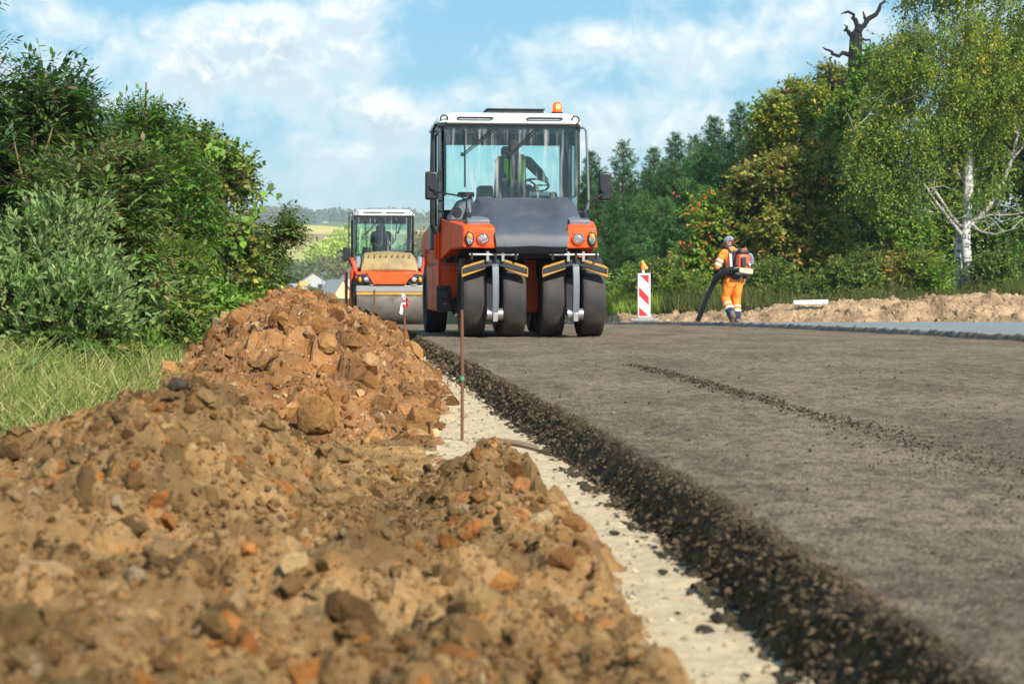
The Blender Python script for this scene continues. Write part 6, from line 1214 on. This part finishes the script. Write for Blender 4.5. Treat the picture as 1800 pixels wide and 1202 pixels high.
_ct = bpy.data.textures.new('cloth folds', 'CLOUDS'); _ct.noise_scale = .10; _ct.noise_depth = 2
for _o in list(COL.objects):
    if _o.type == 'MESH' and _o.name.split('.')[0] in ('jacket', 'trousers', 'trouser_hem', 'jacket_trim'):
        _m = _o.modifiers.new('folds', 'DISPLACE'); _m.texture = _ct; _m.strength = .034; _m.mid_level = .5; _m.texture_coords = 'LOCAL'
def driver(parent, seat, hands, label, vest=True, sz=1.0, shirt='shirt'):
    """seated operator facing -y of the machine, hands on the wheel; the body stays a thing of its own"""
    b = MB(); hr = MB(); s = Vector(seat); M2 = lambda x, y, z: s + Vector((x, y, z)) * sz
    limb(b, [M2(0, .10, .08), M2(0, .10, .25), M2(0, .06, .42), M2(0, .02, .56)], [.15, .145, .155, .12], 16, .75); limb(b, [M2(0, .02, .56), M2(0, -.02, .68)], [.07, .056])
    for k, sx in enumerate((-1, 1)):
        S = M2(sx * .20, .02, .53); W_ = Vector(hands[k]); E_ = (S + W_) / 2 + Vector((sx * .10, .06, -.10)) * sz; limb(b, [S.lerp(M2(0, .02, .53), .6), S, E_, W_ + (E_ - W_).normalized() * .07], [.07, .062, .044, .03]); hand(b, W_ + (E_ - W_).normalized() * .08, W_ - E_, (0, -.3, -1), .8, sz)
        limb(b, [M2(sx * .10, .08, .07), M2(sx * .14, -.40, .12), M2(sx * .14, -.46, -.30)], [.095, .068, .048]); limb(b, [M2(sx * .14, -.44, -.32), M2(sx * .14, -.60, -.35)], [.048, .04], 10, .7)
    bb = MB(); hh = MB(); head(bb, hh, (0, 0, 0), math.pi, 0); hc = M2(0, -.03, .77)
    for src, dst in ((bb, b), (hh, hr)): dst.add([tuple(hc + Vector(v) * sz) for v in src.v], src.f)
    o = b.build('person', M['skin'], None, remesh=.010, smooth=180); o.matrix_world = Matrix.Translation(parent.location) @ Euler((0, 0, parent.rotation_euler.z)).to_matrix().to_4x4(); tag(o, label, 'person'); hr.build('hair', M['hair'], o, smooth=60)
    m = MB(); limb(m, [M2(0, .10, .10), M2(0, .10, .25), M2(0, .06, .42), M2(0, .02, .57)], [.165, .165, .172, .12], 16, .78)
    for k, sx in enumerate((-1, 1)):
        S = M2(sx * .20, .02, .53); W_ = Vector(hands[k]); E_ = (S + W_) / 2 + Vector((sx * .10, .06, -.10)) * sz; limb(m, [S.lerp(M2(0, .02, .53), .6), S, S.lerp(E_, .8)], [.10, .078, .07])
    m.build('shirt', M[shirt], o, remesh=.013, smooth=180)
    m = MB()
    for sx in (-1, 1): limb(m, [M2(sx * .10, .08, .08), M2(sx * .14, -.41, .12), M2(sx * .14, -.46, -.28)], [.115, .085, .066])
    m.build('trousers', M['navy'], o, remesh=.013, smooth=180)
    if vest:
        m = MB()
        for sx in (-1, 1):
            q = [M2(sx * .09, -.075, .14), M2(sx * .095, -.09, .28), M2(sx * .10, -.105, .40), M2(sx * .10, -.07, .54), M2(sx * .09, .04, .635), M2(sx * .09, .14, .56)]; m.loft([[v + Vector((-.055, -.016, 0)), v + Vector((.055, -.016, 0)), v + Vector((.055, .016, 0)), v + Vector((-.055, .016, 0))] for v in q])
        m.build('safety_vest', M['vest'], o, bevel=.01)
driver(ROLLER, (-.10, 1.25, 1.90), ((-.0, .93, 2.10), (.30, .87, 2.17)), 'driver in a green safety vest at the wheel of the tyre roller')
driver(TANDEM, (-.10, 1.42, 1.88), ((-.18, 1.10, 2.10), (.12, 1.08, 2.12)), 'driver in a dark shirt sitting in the cab of the steel drum roller', False)

# ================================================================== beacon board, stakes, board on the bank
def beacon_board():
    Y = 47.0; p = at(1132, 551, Y); z = float(bank(np.array([p.x]), np.array([Y]))[0]); z = float(rz(Y)) + .06; root = thing('traffic_beacon', 'red and white striped warning board with an orange lamp on a grey foot', 'traffic sign', (p.x, Y, z), R(-7))
    m = MB(); m.box((.02, 0, .05), (.62, .30, .07)); m.box((.02, 0, .10), (.34, .2, .05)); m.build('foot', M['concrete'], root, bevel=.02)
    m = MB(); m.span((-.145, -.022, .10), (.145, .022, 1.12)); o = m.build('board', M['white'], root, bevel=.012)
    m = MB(); y0, y1 = -.0275, -.0225
    def st(poly): m.prism(poly, 'y', y0, y1)
    w = .112; T = 1.08; B0 = .14
    st([(-w + .02, T), (w, T), (w, T - .20)]); st([(-w, T - .27), (w, T - .50), (w, T - .69), (-w, T - .47)]); st([(-w, T - .73), (w, T - .935), (-w, T - .94)]); m.build('stripe', M['red'], o, smooth=None)
    m = MB(); m.tube([(-.02, 0, 1.12), (-.02, 0, 1.20)], .03, 12); l = m.build('lamp_socket', M['white'], root)
    m = MB(); m.lathe([(.035, 0), (.085, .02), (.085, .05), (.04, .16), (.022, .235), (.008, .24)], (0, 0, 0), 'z', 20, True, (1.0, .5)); lo = m.build('lamp', paint('orange lamp plastic', (.95, .27, .02), .35, dirt=.1, coat=.4), root, smooth=40); lo.location = (.02, 0, 1.19); lo.rotation_euler = (0, -.28, 0)
beacon_board()
def stakes():
    for px, top, base, Yd, rr, lab, tape in ((812, 545, 776, 9.55, .0075, 'rusty steel stake closest to the camera, rising from the pale gravel', False), (711, 521, 640, 20.3, .0095, 'rusty steel stake with a red and white tape knot on top', True), (658, 509, 578, 34.0, .016, 'rusty steel stake in the clay ridge before the steel drum roller', False), (597, 529, 542, 52.0, .018, 'thin stake on the clay ridge in front of the yellow house', False)):
        a = at(px, top, Yd); b = at(px, base, Yd); root = thing('survey_stake', lab, 'stake', (b.x, Yd, b.z - .05), 0, 'steel stakes along the road edge'); h = a.z - b.z + .05
        m = MB(); m.tube([(0, 0, -.1), (.002, 0, h * .5), (0, 0, h)], rr, 10); m.build('rod', M['rust'], root)
        if Yd < 25: m = MB(); m.tube([(.001, 0, h * (.52 if not tape else .22) - .008), (.001, 0, h * (.52 if not tape else .22) + .008)], rr * 1.5, 10); m.build('string_knot', paint('green string', (.03, .30, .16), .7), root)
        if tape:
            rng = np.random.default_rng(4)
            for k, mt in enumerate(('white', 'red', 'white', 'red')):
                m = MB(); d = Vector((rng.normal(0, .3) + (.5 if k % 2 else -.2), rng.normal(0, .3), rng.normal(0, .5) + .2)).normalized(); q = [Vector((0, 0, h - .02 - .02 * k)), Vector((0, 0, h - .01 - .02 * k)) + d * .035, Vector((0, 0, h - .03 - .025 * k)) + d * .065 + Vector((0, 0, -.02 * k))]; s = d.cross(Vector((.2, 1, .3))).normalized() * .017; m.loft([[v - s, v + s, v + s + d.cross(s).normalized() * .004, v - s + d.cross(s).normalized() * .004] for v in q]); m.tube([(0, 0, h - .035 - .022 * k), (0, 0, h - .014 - .022 * k)], rr * 1.8, 8); m.build('tape', M[mt], root)
stakes()
def bank_board():
    Yd = 56.8; a = at(1425, 531, Yd); o = MB(); o.box((0, 0, 0), (.95, .16, .11)); [o.box((-.40 + .2 * k, -.085, -.03), (.11, .03, .05)) for k in range(5)]; b = o.build('white_board', paint('white foam board', (.78, .77, .74), .7, dirt=.2), None, bevel=.008); b.location = a; b.rotation_euler = (.05, -.02, -.08); tag(b, 'white board lying on top of the sandy bank below the dark bush', 'board')
bank_board()
